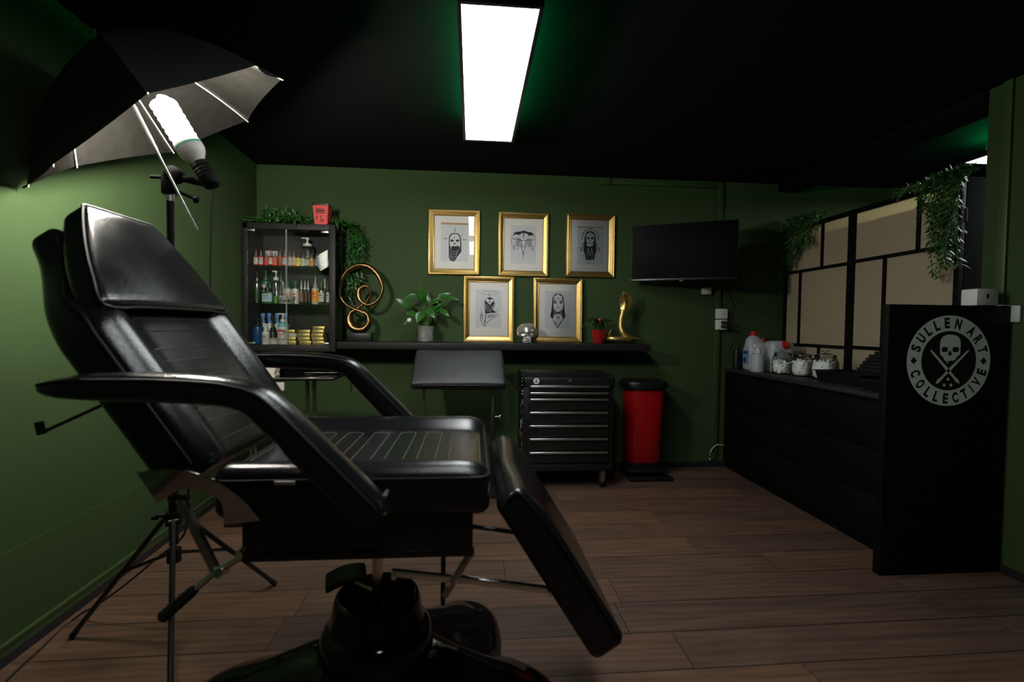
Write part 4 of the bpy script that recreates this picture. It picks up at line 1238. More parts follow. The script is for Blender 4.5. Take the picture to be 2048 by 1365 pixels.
for k in range(7):
    a = k * .9; lathe(bm, [(.002, 0), (.006, .006), (.005, .014), (.001, .02)], (BX + .004 + .006 * math.cos(a), BY - .012 + .006 * math.sin(a), SHZ + .165 + .004 * (k % 3)), 8)
tube(bm, [(BX, BY, SHZ + .095), (BX + .004, BY - .012, SHZ + .17)], .004, 8)
obj('flower', bm, MT['red'], bro, label='red flower head in the centre')

# golden cobra
GY = 3.60
def gp(x, y, dy=0.): q = at_y(1020 + x / 7.062, 570 + y / 7.062, GY + dy); return q
cob = thing('cobra_statue', tuple(V((gp(1600, 800).x, GY, SHZ))), 'golden cobra statue rearing up at the right end of the shelf', 'statue')
neck = [(1605, 105, -.045), (1618, 130, -.03), (1630, 190, -.012), (1640, 250, -.005), (1625, 320, 0), (1600, 390, 0), (1575, 470, 0), (1565, 550, -.01), (1570, 620, -.02), (1600, 680, -.03), (1650, 730, -.035), (1720, 755, -.025), (1790, 765, .0)]
pts = catmull([gp(*q) for q in neck], 6)
hw = [.008, .022, .047, .051, .040, .024, .021, .021, .022, .023, .022, .019, .014]; tk = [.008, .013, .013, .014, .015, .018, .020, .021, .022, .022, .021, .019, .014]
HW = catmull([V((a, b, 0)) for a, b in zip(hw, tk)], 6)
bm = BM(); rr = []
for i, p in enumerate(pts):
    d = (pts[min(i + 1, len(pts) - 1)] - pts[max(i - 1, 0)]).normalized(); a = d.cross(V((0, 1, 0))).normalized(); b = d.cross(a).normalized()
    if b.y > 0: b = -b
    ring = []
    for k in range(28):
        t = 2 * PI * k / 28; cxx, sx = math.cos(t), math.sin(t)
        w = HW[i].x; dep = HW[i].y
        # hood wings are thin, the body column stands proud of them
        if w > .026:
            u = cxx; body = math.exp(-(u * w / .017) ** 2)
            yv = sx * (dep * (.35 + .65 * body)) * (1 if abs(sx) > 0 else 1)
            fwd = -.004 * (1 - body)
            ring.append(p + a * (w * u) + b * (yv + fwd))
        else: ring.append(p + a * (w * cxx) + b * (dep * sx))
    rr.append(ring)
rings(bm, rr)
obj('body', bm, MT['gold_stat'], cob, sharp=80)
bm = BM()
for i in range(8, 58, 1):   # belly scutes
    p = pts[i]; d = (pts[i + 1] - pts[i - 1]).normalized(); a = d.cross(V((0, 1, 0))).normalized(); b = d.cross(a).normalized()
    if b.y > 0: b = -b
    w = min(.013, HW[i].x * .6); dep = HW[i].y
    tube(bm, [p + a * (w * q) + b * (dep * math.sqrt(max(0, 1 - (w * q / max(HW[i].x, .018)) ** 2)) + .0006) for q in (-1, -.5, 0, .5, 1)], .0013, 5)
obj('belly_scutes', bm, MT['gold_edge'], cob)
bm = BM()
coil = [gp(1800, 765, 0), gp(1770, 765, .03), gp(1650, 770, .055), gp(1500, 770, .045), gp(1390, 765, .0), gp(1420, 760, -.045), gp(1530, 770, -.06), gp(1650, 775, -.05), gp(1690, 770, -.02), gp(1600, 760, .02), gp(1480, 745, .03), gp(1400, 725, .01), gp(1405, 690, 0), gp(1432, 630, 0)]
cr = [.014, .016, .019, .020, .020, .020, .019, .018, .016, .014, .012, .009, .006, .002]
cp = catmull(coil, 5); CR = catmull([V((a, 0, 0)) for a in cr], 5)
for p, c in zip(cp, CR):
    p.z = max(p.z, SHZ + c.x + .0006)
tube(bm, cp, [c.x for c in CR], 16); obj('coils', bm, MT['gold_stat'], cob, sharp=80)
bm = BM(); h = gp(1603, 125, -.03); lathe(bm, [(.004, -.022), (.012, -.012), (.015, .0), (.013, .012), (.006, .02)], h, 16, (0, -.8, .35), asp=.7)
for s in (-1, 1): lathe(bm, [(.001, -.002), (.003, 0), (.001, .002)], h + V((s * .011, -.008, .006)), 8, (s, -.5, 0))
obj('head', bm, MT['gold_stat'], cob)
# ================================================================== PICTURES
def picture(x0, x1, z0, z1, yb, label, art, tilt=0., gap=None, zoom=None):
    """gilded frame leaning or hanging against the wall; art draws on the print in zoom-pixel coordinates"""
    cxp, czp = (x0 + x1) / 2, (z0 + z1) / 2; w, h = x1 - x0, z1 - z0
    t = thing('picture_frame', (cxp, yb, z0), label, 'picture', 'gold framed prints')
    def F(u, v, d):          # u,v from the lower-left outer corner, d towards the room
        return V((x0 + u, yb - d + (h - v) * tilt * 0 + (v) * tilt, z0 + v))
    prof = [(0, 0), (0, .018), (.002, .022), (.006, .023), (.009, .021), (.012, .0205), (.016, .022), (.038, .014), (.040, .0145), (.044, .012), (.046, .004)]
    bm = BM(); rr = []
    for ins, d in prof:
        rr.append([F(ins, ins, d), F(w - ins, ins, d), F(w - ins, h - ins, d), F(ins, h - ins, d)])
    rings(bm, rr, cap=False)
    bm.faces.ensure_lookup_table()
    for f in bm.faces:
        i = f.index // 4
        if i in (0, 3, 4, 8): f.material_index = 1
    obj('moulding', bm, [MT['gold'], MT['gold_edge']], t, sharp=20)
    bm = BM(); prism(bm, [(.002, .002), (w - .002, .002), (w - .002, h - .002), (.002, h - .002)], lambda u, v: F(u, v, .0005), (0, -.0022, 0)); obj('backing', bm, MT['kraft'], t)
    zx0, zx1, zy0, zy1, pr = zoom
    def Z(px, py): return ((px - zx0) / (zx1 - zx0) * w, (zy1 - py) / (zy1 - zy0) * h)
    a0 = Z(pr[0], pr[3]); a1 = Z(pr[2], pr[1])
    bm = BM(); m = .043
    for u0, v0, u1, v1 in ((m, m, w - m, a0[1]), (m, a1[1], w - m, h - m), (m, a0[1], a0[0], a1[1]), (a1[0], a0[1], w - m, a1[1])):
        prism(bm, [(u0, v0), (u1, v0), (u1, v1), (u0, v1)], lambda u, v: F(u, v, .004), (0, -.0016, 0))
    obj('mat_board', bm, MT['matboard'], t, smooth=False)
    top = a1[1] if gap is None else Z(0, gap)[1]
    bm = BM(); prism(bm, [(a0[0] - .004, a0[1] - .004), (a1[0] + .004, a0[1] - .004), (a1[0] + .004, top), (a0[0] - .004, top)], lambda u, v: F(u, v, .003), (0, -.0006, 0))
    pp = obj('print', bm, MT['paper'], t, smooth=False)
    bm = BM(); lay = [0]
    def fill(poly, mi=0):
        lay[0] += 1; dd = .0037 + lay[0] * .000012
        vs = [bm.verts.new(F(*Z(*q), dd)) for q in poly]
        f = bm.faces.new(vs); f.material_index = mi
        bmesh.ops.triangulate(bm, faces=[f])
    def line(pts, wd=3, mi=0, taper=False):
        lay[0] += 1; dd = .0037 + lay[0] * .000012
        P = [V((a, b, 0)) for a, b in pts]; prev = None; n = len(P)
        for i, p in enumerate(P):
            d = (P[min(i + 1, n - 1)] - P[max(i - 1, 0)]).normalized(); s = V((-d.y, d.x, 0)); ww = wd * .5 * ((1 - i / (n - 1)) if taper else 1) + .1
            row = [bm.verts.new(F(*Z(*(p + s * ww).xy), dd)), bm.verts.new(F(*Z(*(p - s * ww).xy), dd))]
            if prev:
                f = bm.faces.new((prev[0], prev[1], row[1], row[0])); f.material_index = mi
            prev = row
    def oval(cx_, cy_, rx_, ry_, mi=0, a0=0, a1=360, n=28):
        fill([(cx_ + rx_ * math.cos(math.radians(a0 + (a1 - a0) * k / n)), cy_ + ry_ * math.sin(math.radians(a0 + (a1 - a0) * k / n))) for k in range(n if a1 - a0 == 360 else n + 1)], mi)
    def arc(cx_, cy_, rx_, ry_, a0, a1, wd=3, mi=0, n=32):
        line([(cx_ + rx_ * math.cos(math.radians(a0 + (a1 - a0) * k / n)), cy_ + ry_ * math.sin(math.radians(a0 + (a1 - a0) * k / n))) for k in range(n + 1)], wd, mi)
    art(fill, line, oval, arc)
    obj('drawing', bm, [MT['ink'], MT['ink2'], MT['ink3'], MT['paper']], pp, smooth=False)
    bm = BM(); prism(bm, [(.042, .042), (w - .042, .042), (w - .042, h - .042), (.042, h - .042)], lambda u, v: F(u, v, .009), (0, -.0015, 0)); obj('picture_glass', bm, MT['glass_pic'], t, smooth=False)
    return t

def mirror(fn, cx_):
    return [(2 * cx_ - x, y) for x, y in fn]

def art_masked(fill, line, oval, arc):
    c = 533
    fill([(425, 620), (432, 560), (470, 510), (c, 495), (600, 512), (640, 565), (650, 630), (655, 700), (655, 840), (590, 930), (545, 1010), (500, 1030), (450, 1005), (425, 945), (440, 880), (430, 800), (425, 720)], 0)
    fill([(440, 625), (450, 570), (485, 525), (c, 512), (590, 527), (622, 575), (632, 640), (634, 740), (600, 800), (540, 820), (470, 790), (442, 730)], 3)
    for y, a in ((820, 0), (870, 20), (920, 10), (965, -5)):
        line([(440, y - 30 + a), (500, y + 30), (560, y + 10), (640 - (y - 820) * .5, y - 60)], 9, 2); line([(436, y - 10 + a), (500, y + 48), (560, y + 30), (630 - (y - 820) * .5, y - 40)], 5, 1)
    fill([(465, 760), (500, 738), (545, 745), (600, 735), (632, 760), (600, 805), (530, 838), (480, 800)], 0)
    fill([(450, 640), (470, 615), (515, 625), (520, 650), (480, 668), (455, 660)], 1); fill([(550, 650), (555, 625), (590, 612), (622, 630), (615, 655), (580, 665)], 1)
    oval(484, 642, 26, 13, 0); oval(586, 640, 26, 13, 0)
    line([(522, 520), (523, 610)], 3, 0); oval(522, 592, 7, 14, 0)
    fill([(510, 690), (530, 672), (550, 688), (545, 705), (515, 706)], 1); line([(495, 722), (530, 712), (570, 722)], 6, 1)
    for q in ((450, 690, 470, 770), (612, 680, 600, 760), (460, 700, 475, 750)): line([(q[0], q[1]), (q[2], q[3])], 3, 2)
    for a, r0, r1, wd in ((-90, 160, 265, 14), (-140, 155, 195, 13), (-40, 155, 195, 13), (-115, 140, 152, 8), (-65, 140, 152, 8), (-160, 130, 142, 6), (-20, 130, 142, 6)):
        ca, sa = math.cos(math.radians(a)), math.sin(math.radians(a)); line([(c + r0 * ca, 635 + r0 * sa), (c + r1 * ca, 635 + r1 * sa)], wd, 0, True)
    line([(390, 610), (285, 608)], 14, 0, True); line([(675, 618), (775, 618)], 14, 0, True)

def art_three(fill, line, oval, arc):
    for cx_, cy_, rx_ in ((400, 620, 88), (690, 620, 80)):
        oval(cx_, cy_, rx_, 165, 3); arc(cx_, cy_, rx_, 165, 0, 360, 7, 1); oval(cx_ + (30 if cx_ < 500 else -30), cy_ + 30, 40, 90, 2)
    fill([(340, 520), (370, 465), (430, 440), (470, 445), (500, 428), (540, 420), (590, 430), (620, 447), (660, 442), (710, 470), (738, 530), (690, 505), (640, 518), (600, 480), (540, 466), (490, 480), (450, 510), (400, 495)], 0)
    fill([(465, 560), (480, 495), (540, 466), (600, 492), (625, 560), (610, 660), (590, 740), (565, 830), (530, 870), (505, 820), (480, 730), (470, 650)], 3)
    line([(465, 560), (480, 650), (500, 760), (530, 850), (560, 770), (600, 660), (625, 560)], 7, 1); fill([(470, 660), (500, 640), (515, 720), (525, 850), (500, 790)], 2); fill([(612, 650), (575, 640), (560, 720), (545, 850), (580, 760)], 2)
    fill([(530, 470), (550, 470), (542, 600), (538, 600)], 0)
    for pts in (((425, 590), (470, 600), (525, 622)), ((555, 622), (600, 602), (650, 592))): line(pts, 16, 0)
    for pts in (((330, 575), (360, 588), (395, 582)), ((690, 590), (720, 600), (750, 588))): line(pts, 12, 0)
    for pts in (((440, 620), (480, 632), (520, 622)), ((560, 625), (600, 634), (640, 618)), ((510, 690), (530, 708), (560, 690)), ((345, 690), (385, 712), (430, 705)), ((655, 720), (690, 705), (720, 700)), ((380, 640), (400, 665), (420, 650)), ((655, 650), (670, 670), (690, 652))): line(pts, 6, 1)
    line([(480, 735), (530, 728), (580, 735)], 8, 1); line([(495, 745), (535, 755), (575, 745)], 4, 2)
    for a, b, w in (((535, 820), (530, 985), 20), ((372, 715), (335, 850), 16), ((700, 715), (735, 865), 16)): line([a, ((a[0] + b[0]) / 2, (a[1] + b[1]) / 2), b], w, 0, True)
    for q in ((412, 500, 395, 600), (662, 510, 670, 610), (430, 520, 460, 560), (615, 520, 640, 560)): line([(q[0], q[1]), (q[2], q[3])], 4, 1)
    for x in (365, 470, 605, 705): oval(x, 550 + (25 if 450 < x < 620 else 0), 6, 8, 1)
    arc(470, 800, 60, 70, 190, 300, 3, 2); arc(600, 800, 60, 70, 240, 350, 3, 2)

def art_skull(fill, line, oval, arc):
    c = 545
    arc(c, 525, 160, 160, 160, 380, 12, 1); arc(c, 525, 142, 142, 160, 380, 3, 1); arc(c, 525, 120, 120, 170, 370, 4, 2)
    for k in range(16):
        a = math.radians(185 + k * 11.4); line([(c + 143 * math.cos(a), 525 + 143 * math.sin(a)), (c + 158 * math.cos(a), 525 + 158 * math.sin(a))], 4, 0)
    for s in (-1, 1):
        q = [(c + s * 100, 600), (c + s * 150, 640), (c + s * 215, 650), (c + s * 225, 700), (c + s * 190, 750), (c + s * 185, 800), (c + s * 150, 810), (c + s * 115, 740)]
        fill(q, 2); oval(c + s * 192, 690, 30, 42, 3); line([(c + s * 165, 740), (c + s * 200, 735)], 10, 0); line([(c + s * 160, 775), (c + s * 190, 780)], 8, 0); line([(c + s * 120, 750), (c + s * 118, 920)], 14, 1)
    fill([(440, 520), (455, 460), (490, 420), (c, 405), (600, 420), (640, 460), (652, 520), (662, 700), (670, 780), (640, 900), (625, 985), (590, 960), (545, 975), (490, 975), (470, 985), (450, 880), (425, 770), (430, 640)], 0)
    fill([(462, 520), (470, 470), (c, 428), (620, 470), (630, 520), (618, 590), (600, 610), (602, 690), (545, 710), (480, 690), (486, 610), (470, 585)], 3)
    oval(505, 540, 29, 26, 0); oval(590, 540, 29, 26, 0); oval(505, 540, 9, 9, 2); oval(590, 540, 9, 9, 2)
    fill([(532, 590), (545, 550), (558, 590), (545, 598)], 0)
    fill([(486, 612), (470, 600), (472, 660), (488, 650)], 1); fill([(604, 612), (620, 600), (618, 660), (602, 650)], 1)
    line([(490, 640), (545, 648), (600, 640)], 9, 1); line([(480, 690), (545, 716), (605, 690)], 5, 1)
    for x in range(500, 600, 14): line([(x, 622), (x, 662)], 3, 1)
    for x in (512, 532, 558, 578): oval(x, 492, 5, 6, 0)
    fill([(525, 458), (565, 458), (545, 476)], 0)
    for s in (-1, 1):
        line([(c + s * 150, 600), (c + s * 160, 700), (c + s * 110, 880), (c + s * 80, 1000)], 12, 3); line([(c + s * 30, 740), (c + s * 50, 850)], 12, 3); line([(c + s * 20, 860), (c + s * 80, 880)], 9, 2); line([(c + s * 60, 900), (c + s * 30, 930), (c + s * 60, 950)], 8, 2)
    fill([(530, 770), (560, 770), (566, 880), (545, 905), (526, 880)], 1)
    fill([(465, 990), (500, 965), (545, 985), (590, 965), (635, 990), (630, 1020), (590, 1025), (575, 1065), (545, 1072), (520, 1065), (505, 1025), (468, 1018)], 3)
    line([(465, 1018), (505, 1025), (520, 1068), (575, 1068), (592, 1025), (635, 1018)], 5, 1); oval(545, 1030, 10, 12, 2); oval(545, 1060, 8, 6, 0)

def art_bust(fill, line, oval, arc):
    arc(565, 375, 150, 36, 0, 360, 6, 1); line([(560, 365), (560, 445)], 6, 0)
    fill([(470, 545), (480, 500), (515, 462), (570, 455), (620, 470), (655, 520), (660, 570), (640, 630), (615, 680), (680, 735), (735, 790), (640, 750), (560, 760), (510, 770), (470, 745), (490, 680), (480, 610)], 0)
    fill([(485, 520), (500, 480), (530, 465), (548, 505), (590, 505), (610, 480), (640, 510), (650, 535), (600, 560), (580, 605), (530, 560)], 3)
    oval(560, 485, 22, 18, 0); line([(505, 470), (518, 500)], 6, 0); oval(565, 545, 22, 12, 1); line([(610, 530), (640, 545)], 8, 1)
    for k in range(7): line([(495 + k * 9, 580 + k * 4), (500 + k * 12, 735)], 4, 1 if k % 2 else 2)
    for k in range(5): line([(640 - k * 12, 600 + k * 6), (560 + k * 10, 740)], 4, 1 if k % 2 else 2)
    fill([(395, 780), (430, 740), (490, 762), (510, 775), (480, 990), (466, 1015), (440, 960), (390, 870)], 3); fill([(510, 775), (600, 752), (690, 750), (735, 790), (640, 850), (540, 920), (466, 1015), (485, 900)], 3)
    line([(430, 740), (395, 780), (390, 870), (440, 960), (466, 1015), (540, 920), (640, 850), (735, 790), (690, 745)], 12, 1); fill([(400, 800), (430, 760), (455, 775), (440, 900), (420, 900)], 2); fill([(530, 790), (640, 770), (700, 785), (620, 830), (520, 880)], 2)
    fill([(497, 765), (515, 765), (500, 830), (486, 910), (470, 1010), (462, 1010), (474, 900), (486, 820)], 0); fill([(450, 915), (478, 905), (510, 915), (478, 930)], 0)
    line([(640, 830), (665, 810)], 10, 1); line([(400, 790), (420, 770)], 8, 2); line([(440, 940), (500, 945), (540, 910)], 4, 2)
    for a, b in (((475, 700), (415, 430)), ((635, 690), (700, 510)), ((425, 745), (385, 670)), ((680, 735), (730, 670))): line([a, b], 12, 1, True)

def art_nun(fill, line, oval, arc):
    c = 547
    arc(c, 540, 172, 180, 140, 400, 3, 2); arc(c, 540, 166, 174, 140, 400, 2, 2)
    fill([(435, 540), (445, 450), (490, 395), (c, 378), (605, 395), (652, 450), (665, 540), (672, 700), (692, 815), (640, 895), (545, 960), (460, 890), (402, 812), (425, 700)], 0)
    fill([(458, 520), (470, 440), (c, 388), (622, 440), (640, 520), (636, 640), (600, 760), (640, 880), (590, 960), (541, 1040), (500, 955), (452, 880), (500, 760), (465, 640)], 3)
    line([(462, 470), (465, 640), (485, 740), (455, 880)], 7, 3); line([(645, 500), (640, 640), (612, 740), (640, 880)], 7, 3)
    fill([(478, 640), (500, 700), (c, 735), (600, 700), (622, 640), (618, 740), (600, 800), (580, 770), (515, 770), (492, 800), (476, 740)], 1); fill([(505, 720), (c, 745), (590, 720), (575, 765), (520, 765)], 0)
    fill([(462, 480), (500, 520), (520, 560), (480, 575), (466, 560)], 1); fill([(640, 480), (590, 520), (575, 560), (615, 575), (634, 560)], 1)
    line([(475, 555), (500, 565), (525, 555)], 9, 0); line([(572, 555), (598, 566), (625, 555)], 9, 0); line([(490, 530), (525, 535)], 7, 0); line([(570, 535), (605, 530)], 7, 0)
    line([(538, 560), (534, 610), (548, 625), (562, 612)], 6, 1); line([(522, 648), (546, 642), (572, 648)], 9, 0); line([(530, 664), (566, 664)], 8, 1); line([(505, 600), (520, 690)], 4, 2); line([(600, 600), (580, 690)], 4, 2)
    line([(480, 480), (c, 462), (620, 480)], 6, 1); line([(c, 465), (c, 520)], 7, 0); oval(c, 478, 9, 7, 0)
    fill([(515, 800), (580, 800), (590, 850), (c, 880), (505, 850)], 2)
    line([(462, 895), (500, 958), (541, 1045)], 10, 0); line([(635, 890), (590, 960), (541, 1045)], 10, 0)
    for k in range(7):
        t = k / 6; oval(462 + 60 * t, 900 + 75 * t, 9, 9, 0, n=10); oval(635 - 66 * t, 895 + 80 * t, 9, 9, 0, n=10)
    for x, y in ((500, 890), (525, 905), (c, 900), (570, 905), (598, 890), (515, 935), (c, 930), (580, 935), (540, 965)): oval(x, y, 6, 8, 0, n=8)
    line([(541, 980), (541, 1045)], 12, 0, True)

picture(-.338, .052, 1.514, 2.006, 3.730, 'gold framed print of a masked face with a spiked halo, upper left of five', art_masked, 0, 345, (55, 995, 78, 1275, (280, 312, 785, 1032)))
picture(.194, .584, 1.511, 2.001, 3.730, 'gold framed print of three joined faces, middle of the upper row', art_three, 0, None, (60, 1010, 85, 1305, (290, 330, 780, 1060)))
picture(.720, 1.109, 1.516, 2.006, 3.730, 'gold framed print of a hooded skull, nearest the television', art_skull, 0, 340, (66, 1022, 78, 1315, (295, 320, 800, 1060)))
picture(-.0665, .318, 1.0012, 1.503, 3.69, 'gold framed print of a bust under a halo, leaning beside the peace lily', art_bust, .04, None, (75, 1030, 65, 1305, (300, 310, 795, 1030)))
picture(.468, .852, 1.0012, 1.500, 3.69, 'gold framed print of a veiled woman, leaning on the shelf right of the silver skull', art_nun, .04, None, (78, 1003, 90, 1315, (300, 330, 785, 1045)))

# ================================================================== TELEVISION, SOCKETS
TLc = at_y(1262.5, 505, 3.63); TRc = at_y(1477, 498, 3.29)
tvm = (TLc + TRc) / 2; ang = math.atan2(TRc.y - TLc.y, TRc.x - TLc.x); tw = (TRc - TLc).length; thh = .424
TM = Matrix.Translation((tvm.x, tvm.y, 1.693)) @ Matrix.Rotation(ang, 4, 'Z')
tv = thing('television', (tvm.x, tvm.y, 1.48), 'flat black television on a swivel bracket in the upper right of the back wall', 'television')
bm = BM(); box(bm, (-tw / 2, 0, -thh / 2), (tw / 2, .022, thh / 2), .004, mtx=TM); box(bm, (-tw * .36, .02, -thh * .40), (tw * .36, .055, thh * .25), .015, mtx=TM); obj('casing', bm, MT['blk'], tv)
bm = BM(); box(bm, (-tw / 2 + .006, -.0015, -thh / 2 + .018), (tw / 2 - .006, .002, thh / 2 - .006), mtx=TM); obj('screen', bm, MT['tvs'], tv, smooth=False)
bm = BM(); box(bm, (-tw / 2 + .003, -.003, -thh / 2 + .001), (tw / 2 - .003, .002, -thh / 2 + .016), .001, mtx=TM); box(bm, (-.018, -.004, -thh / 2 - .012), (.018, .004, -thh / 2 + .002), .002, mtx=TM); obj('lower_bezel', bm, mat('tv_bezel', (.012, .012, .013), .3), tv)
bm = BM(); a = TM @ V((0, .055, 0)); b = V((tvm.x + .02, BACK - .03, 1.693)); m_ = V((tvm.x + .12, (a.y + b.y) / 2, 1.693))
box(bm, (b.x - .05, BACK - .028, 1.60), (b.x + .05, BACK - .001, 1.79), .003); tube(bm, [b, m_, a], .014, 8); obj('wall_bracket', bm, MT['blk_metal'], tv)
def plate(name, lab, x0, x1, z0, z1, th=.03, cat='socket'):
    t = thing(name, ((x0 + x1) / 2, BACK - .001, z0), lab, cat)
    bm = BM(); box(bm, (x0, BACK - th, z0), (x1, BACK - .001, z1), .006); obj('housing', bm, MT['white'], t)
    return t
p0 = at_y(1405, 575, 3.71); p1 = at_y(1422, 589.5, 3.71)
wb = plate('junction_box', 'small white junction box under the television', p0.x, p1.x, p1.z, p0.z, .035, 'junction box')
bm = BM(); cyl(bm, (p1.x - .02, BACK - .0365, p1.z + .018), (p1.x - .02, BACK - .034, p1.z + .018), .003, seg=8); obj('screw', bm, MT['blk'], wb)
p0 = at_y(1430.5, 618, 3.71); p1 = at_y(1451.5, 660.5, 3.71)
zc = (p0.z + p1.z) / 2
so = thing('wall_socket', ((p0.x + p1.x) / 2, BACK - .03, p1.z), 'white double wall socket with two black plugs, left of the folding screen', 'socket')
for a, b in ((zc + .003, p0.z), (p1.z, zc - .003)):
    bm = BM(); box(bm, (p0.x, BACK - .055, a), (p1.x, BACK - .0225, b), .008); obj('faceplate', bm, MT['white'], so)
bm = BM(); cyl(bm, ((p0.x + p1.x) / 2 + .012, BACK - .058, zc + .045), ((p0.x + p1.x) / 2 + .012, BACK - .054, zc + .045), .006, seg=12); obj('pin_hole', bm, MT['ink2'], so)
def plug(z0, lab, target):
    x = (p0.x + p1.x) / 2 + .01
    t = thing('plug', (x, BACK - .058, z0), lab, 'plug')
    bm = BM(); tube(bm, [(x - .02, BACK - .060, z0 + .006), (x + .01, BACK - .088, z0 + .004), (x + .035, BACK - .094, z0 - .006)], [.012, .014, .006], 12); obj('plug_body', bm, MT['rubber'], t)
    bm = BM(); tube(bm, catmull([V((x + .035, BACK - .094, z0 - .006))] + [V(q) for q in target], 6), .0028, 6); obj('cable', bm, MT['rubber'], t)
x = (p0.x + p1.x) / 2
plug(zc - .030, 'upper black plug in the double socket, its cable rising to the television', [(x + .058, BACK - .08, zc), (x + .055, BACK - .055, zc + .09), (x + .02, BACK - .035, zc + .25), (x - .04, BACK - .03, zc + .40), (x - .10, BACK - .06, zc + .52)])
plug(zc - .062, 'lower black plug in the double socket, its cable dropping behind the dresser', [(x + .065, BACK - .09, zc - .09), (x + .085, BACK - .07, zc - .16), (x + .075, BACK - .05, .97), (x + .055, BACK - .02, .86)])
bm = BM(); q = [at_y(1436, 890, 3.70), at_y(1426, 896, 3.70), at_y(1421, 905, 3.70), at_y(1420, 911, 3.715)]
tube(bm, catmull([q[0] + V((.06, 0, -.01))] + q, 5), .0035, 7); lathe(bm, [(.006, 0), (.006, .01), (.003, .014)], (q[3].x, q[3].y - .003, .060), 10)
solo('white_cable', bm, MT['white'], 'short white cable curving out beside the far end of the dresser', 'cable')
# ================================================================== FURNITURE ALONG THE BACK WALL
# --- tool cart
TX0, TX1, TY0, TY1 = .352, .984, 3.25, 3.60
TB, TT = .125, .795
cart = thing('tool_cart', ((TX0 + TX1) / 2, (TY0 + TY1) / 2, 0), 'black seven drawer tool cart with silver drawer handles', 'tool cart')
bm = BM()
box(bm, (TX0, TY0 + .004, TB + .045), (TX1, TY1, TT - .075), .004)
box(bm, (TX0, TY0 - .004, TB), (TX1, TY1, TB + .05), .006)
# tray rim
for lo, hi in (((TX0 - .004, TY0 - .006, TT - .085), (TX1 + .004, TY0 + .012, TT - .018)), ((TX0 - .004, TY1 - .012, TT - .085), (TX1 + .004, TY1 + .004, TT)),
               ((TX0 - .004, TY0 - .006, TT - .085), (TX0 + .010, TY1 + .004, TT)), ((TX1 - .010, TY0 - .006, TT - .085), (TX1 + .004, TY1 + .004, TT))):
    box(bm, lo, hi, .004)
obj('body', bm, MT['blk_metal'], cart)
hz = [at_y(1061, y, TY0).z for y in (773.4, 786.7, 799.5, 825.8, 852.5, 878.8, 905.9)]
bot = TB + .055
for i, z in enumerate(hz):
    nb = hz[i + 1] + .014 if i < 6 else bot
    bm = BM(); box(bm, (TX0 + .035, TY0 - .010, nb + .004), (TX1 - .035, TY0 + .02, z + .010), .003)
    d = obj('drawer', bm, MT['blk_metal'], cart)
    bm = BM(); xa, xb = at_y(1060.8, 800, TY0 - .02).x, at_y(1217.7, 800, TY0 - .02).x
    box(bm, (xa, TY0 - .024, z - .007), (xb, TY0 - .009, z + .008), .004, seg=3); obj('handle', bm, MT['alu'], d, label='long silver drawer handle')
zl = at_y(1140, 761.5, TY0).z; xl = at_y(1140, 761.5, TY0).x
bm = BM(); cyl(bm, (xl, TY0 - .014, zl), (xl, TY0 - .004, zl), .012, seg=20); box(bm, (xl - .0015, TY0 - .0155, zl - .006), (xl + .0015, TY0 - .0135, zl + .006)); obj('lock', bm, MT['alu'], cart)
xs = at_y(1072.5, 762.5, TY0).x; zs = at_y(1072.5, 762.5, TY0).z
bm = BM(); cyl(bm, (xs, TY0 - .0085, zs), (xs, TY0 - .0055, zs), .0205, seg=28)
cyl(bm, (xs, TY0 - .0092, zs + .006), (xs, TY0 - .0085, zs + .006), .007, seg=12, mi=1); box(bm, (xs - .011, TY0 - .0092, zs - .011), (xs + .011, TY0 - .0085, zs - .003), mi=1); box(bm, (xs - .004, TY0 - .0092, zs - .004), (xs + .004, TY0 - .0085, zs + .002), mi=1)
obj('round_sticker', bm, [MT['white'], MT['ink2']], cart, label='round white sticker with a small brown figure')
rnd = random.Random(4)
stc = [cmat((176, 172, 150), .6), cmat((120, 92, 80), .6), cmat((96, 120, 92), .6)]
for k, (y, z) in enumerate(((3.30, .60), (3.34, .52), (3.29, .47), (3.38, .43), (3.33, .36), (3.30, .30), (3.42, .55), (3.44, .35), (3.31, .24))):
    w, h = rnd.uniform(.025, .05), rnd.uniform(.03, .06)
    bm = BM(); box(bm, (TX0 - .002, y - w / 2, z - h / 2), (TX0 + .002, y + w / 2, z + h / 2), .001)
    obj('sticker', bm, stc[k % 3], cart, label='small pale sticker on the left side of the cart')
bm = BM(); tube(bm, [(TX0 - .004, TY0 + .03, TT - .12), (TX0 - .04, TY0 + .03, TT - .09), (TX0 - .075, TY0 + .035, TT - .055)], .010, 10)
tube(bm, [(TX0 - .075, TY0 + .035, TT - .055), (TX0 - .075, TY1 - .03, TT - .055)], .010, 10); tube(bm, [(TX0 - .004, TY1 - .03, TT - .12), (TX0 - .04, TY1 - .03, TT - .09), (TX0 - .075, TY1 - .03, TT - .055)], .010, 10)
obj('push_handle', bm, MT['blk'], cart)
for z in (TT - .115, TT - .135, TT - .05, TT - .03, TT - .075):
    bm = BM(); cyl(bm, (TX0 - .008, TY0 + .022, z), (TX0 + .002, TY0 + .022, z), .006, seg=10); obj('bolt', bm, MT['chrome'], cart)
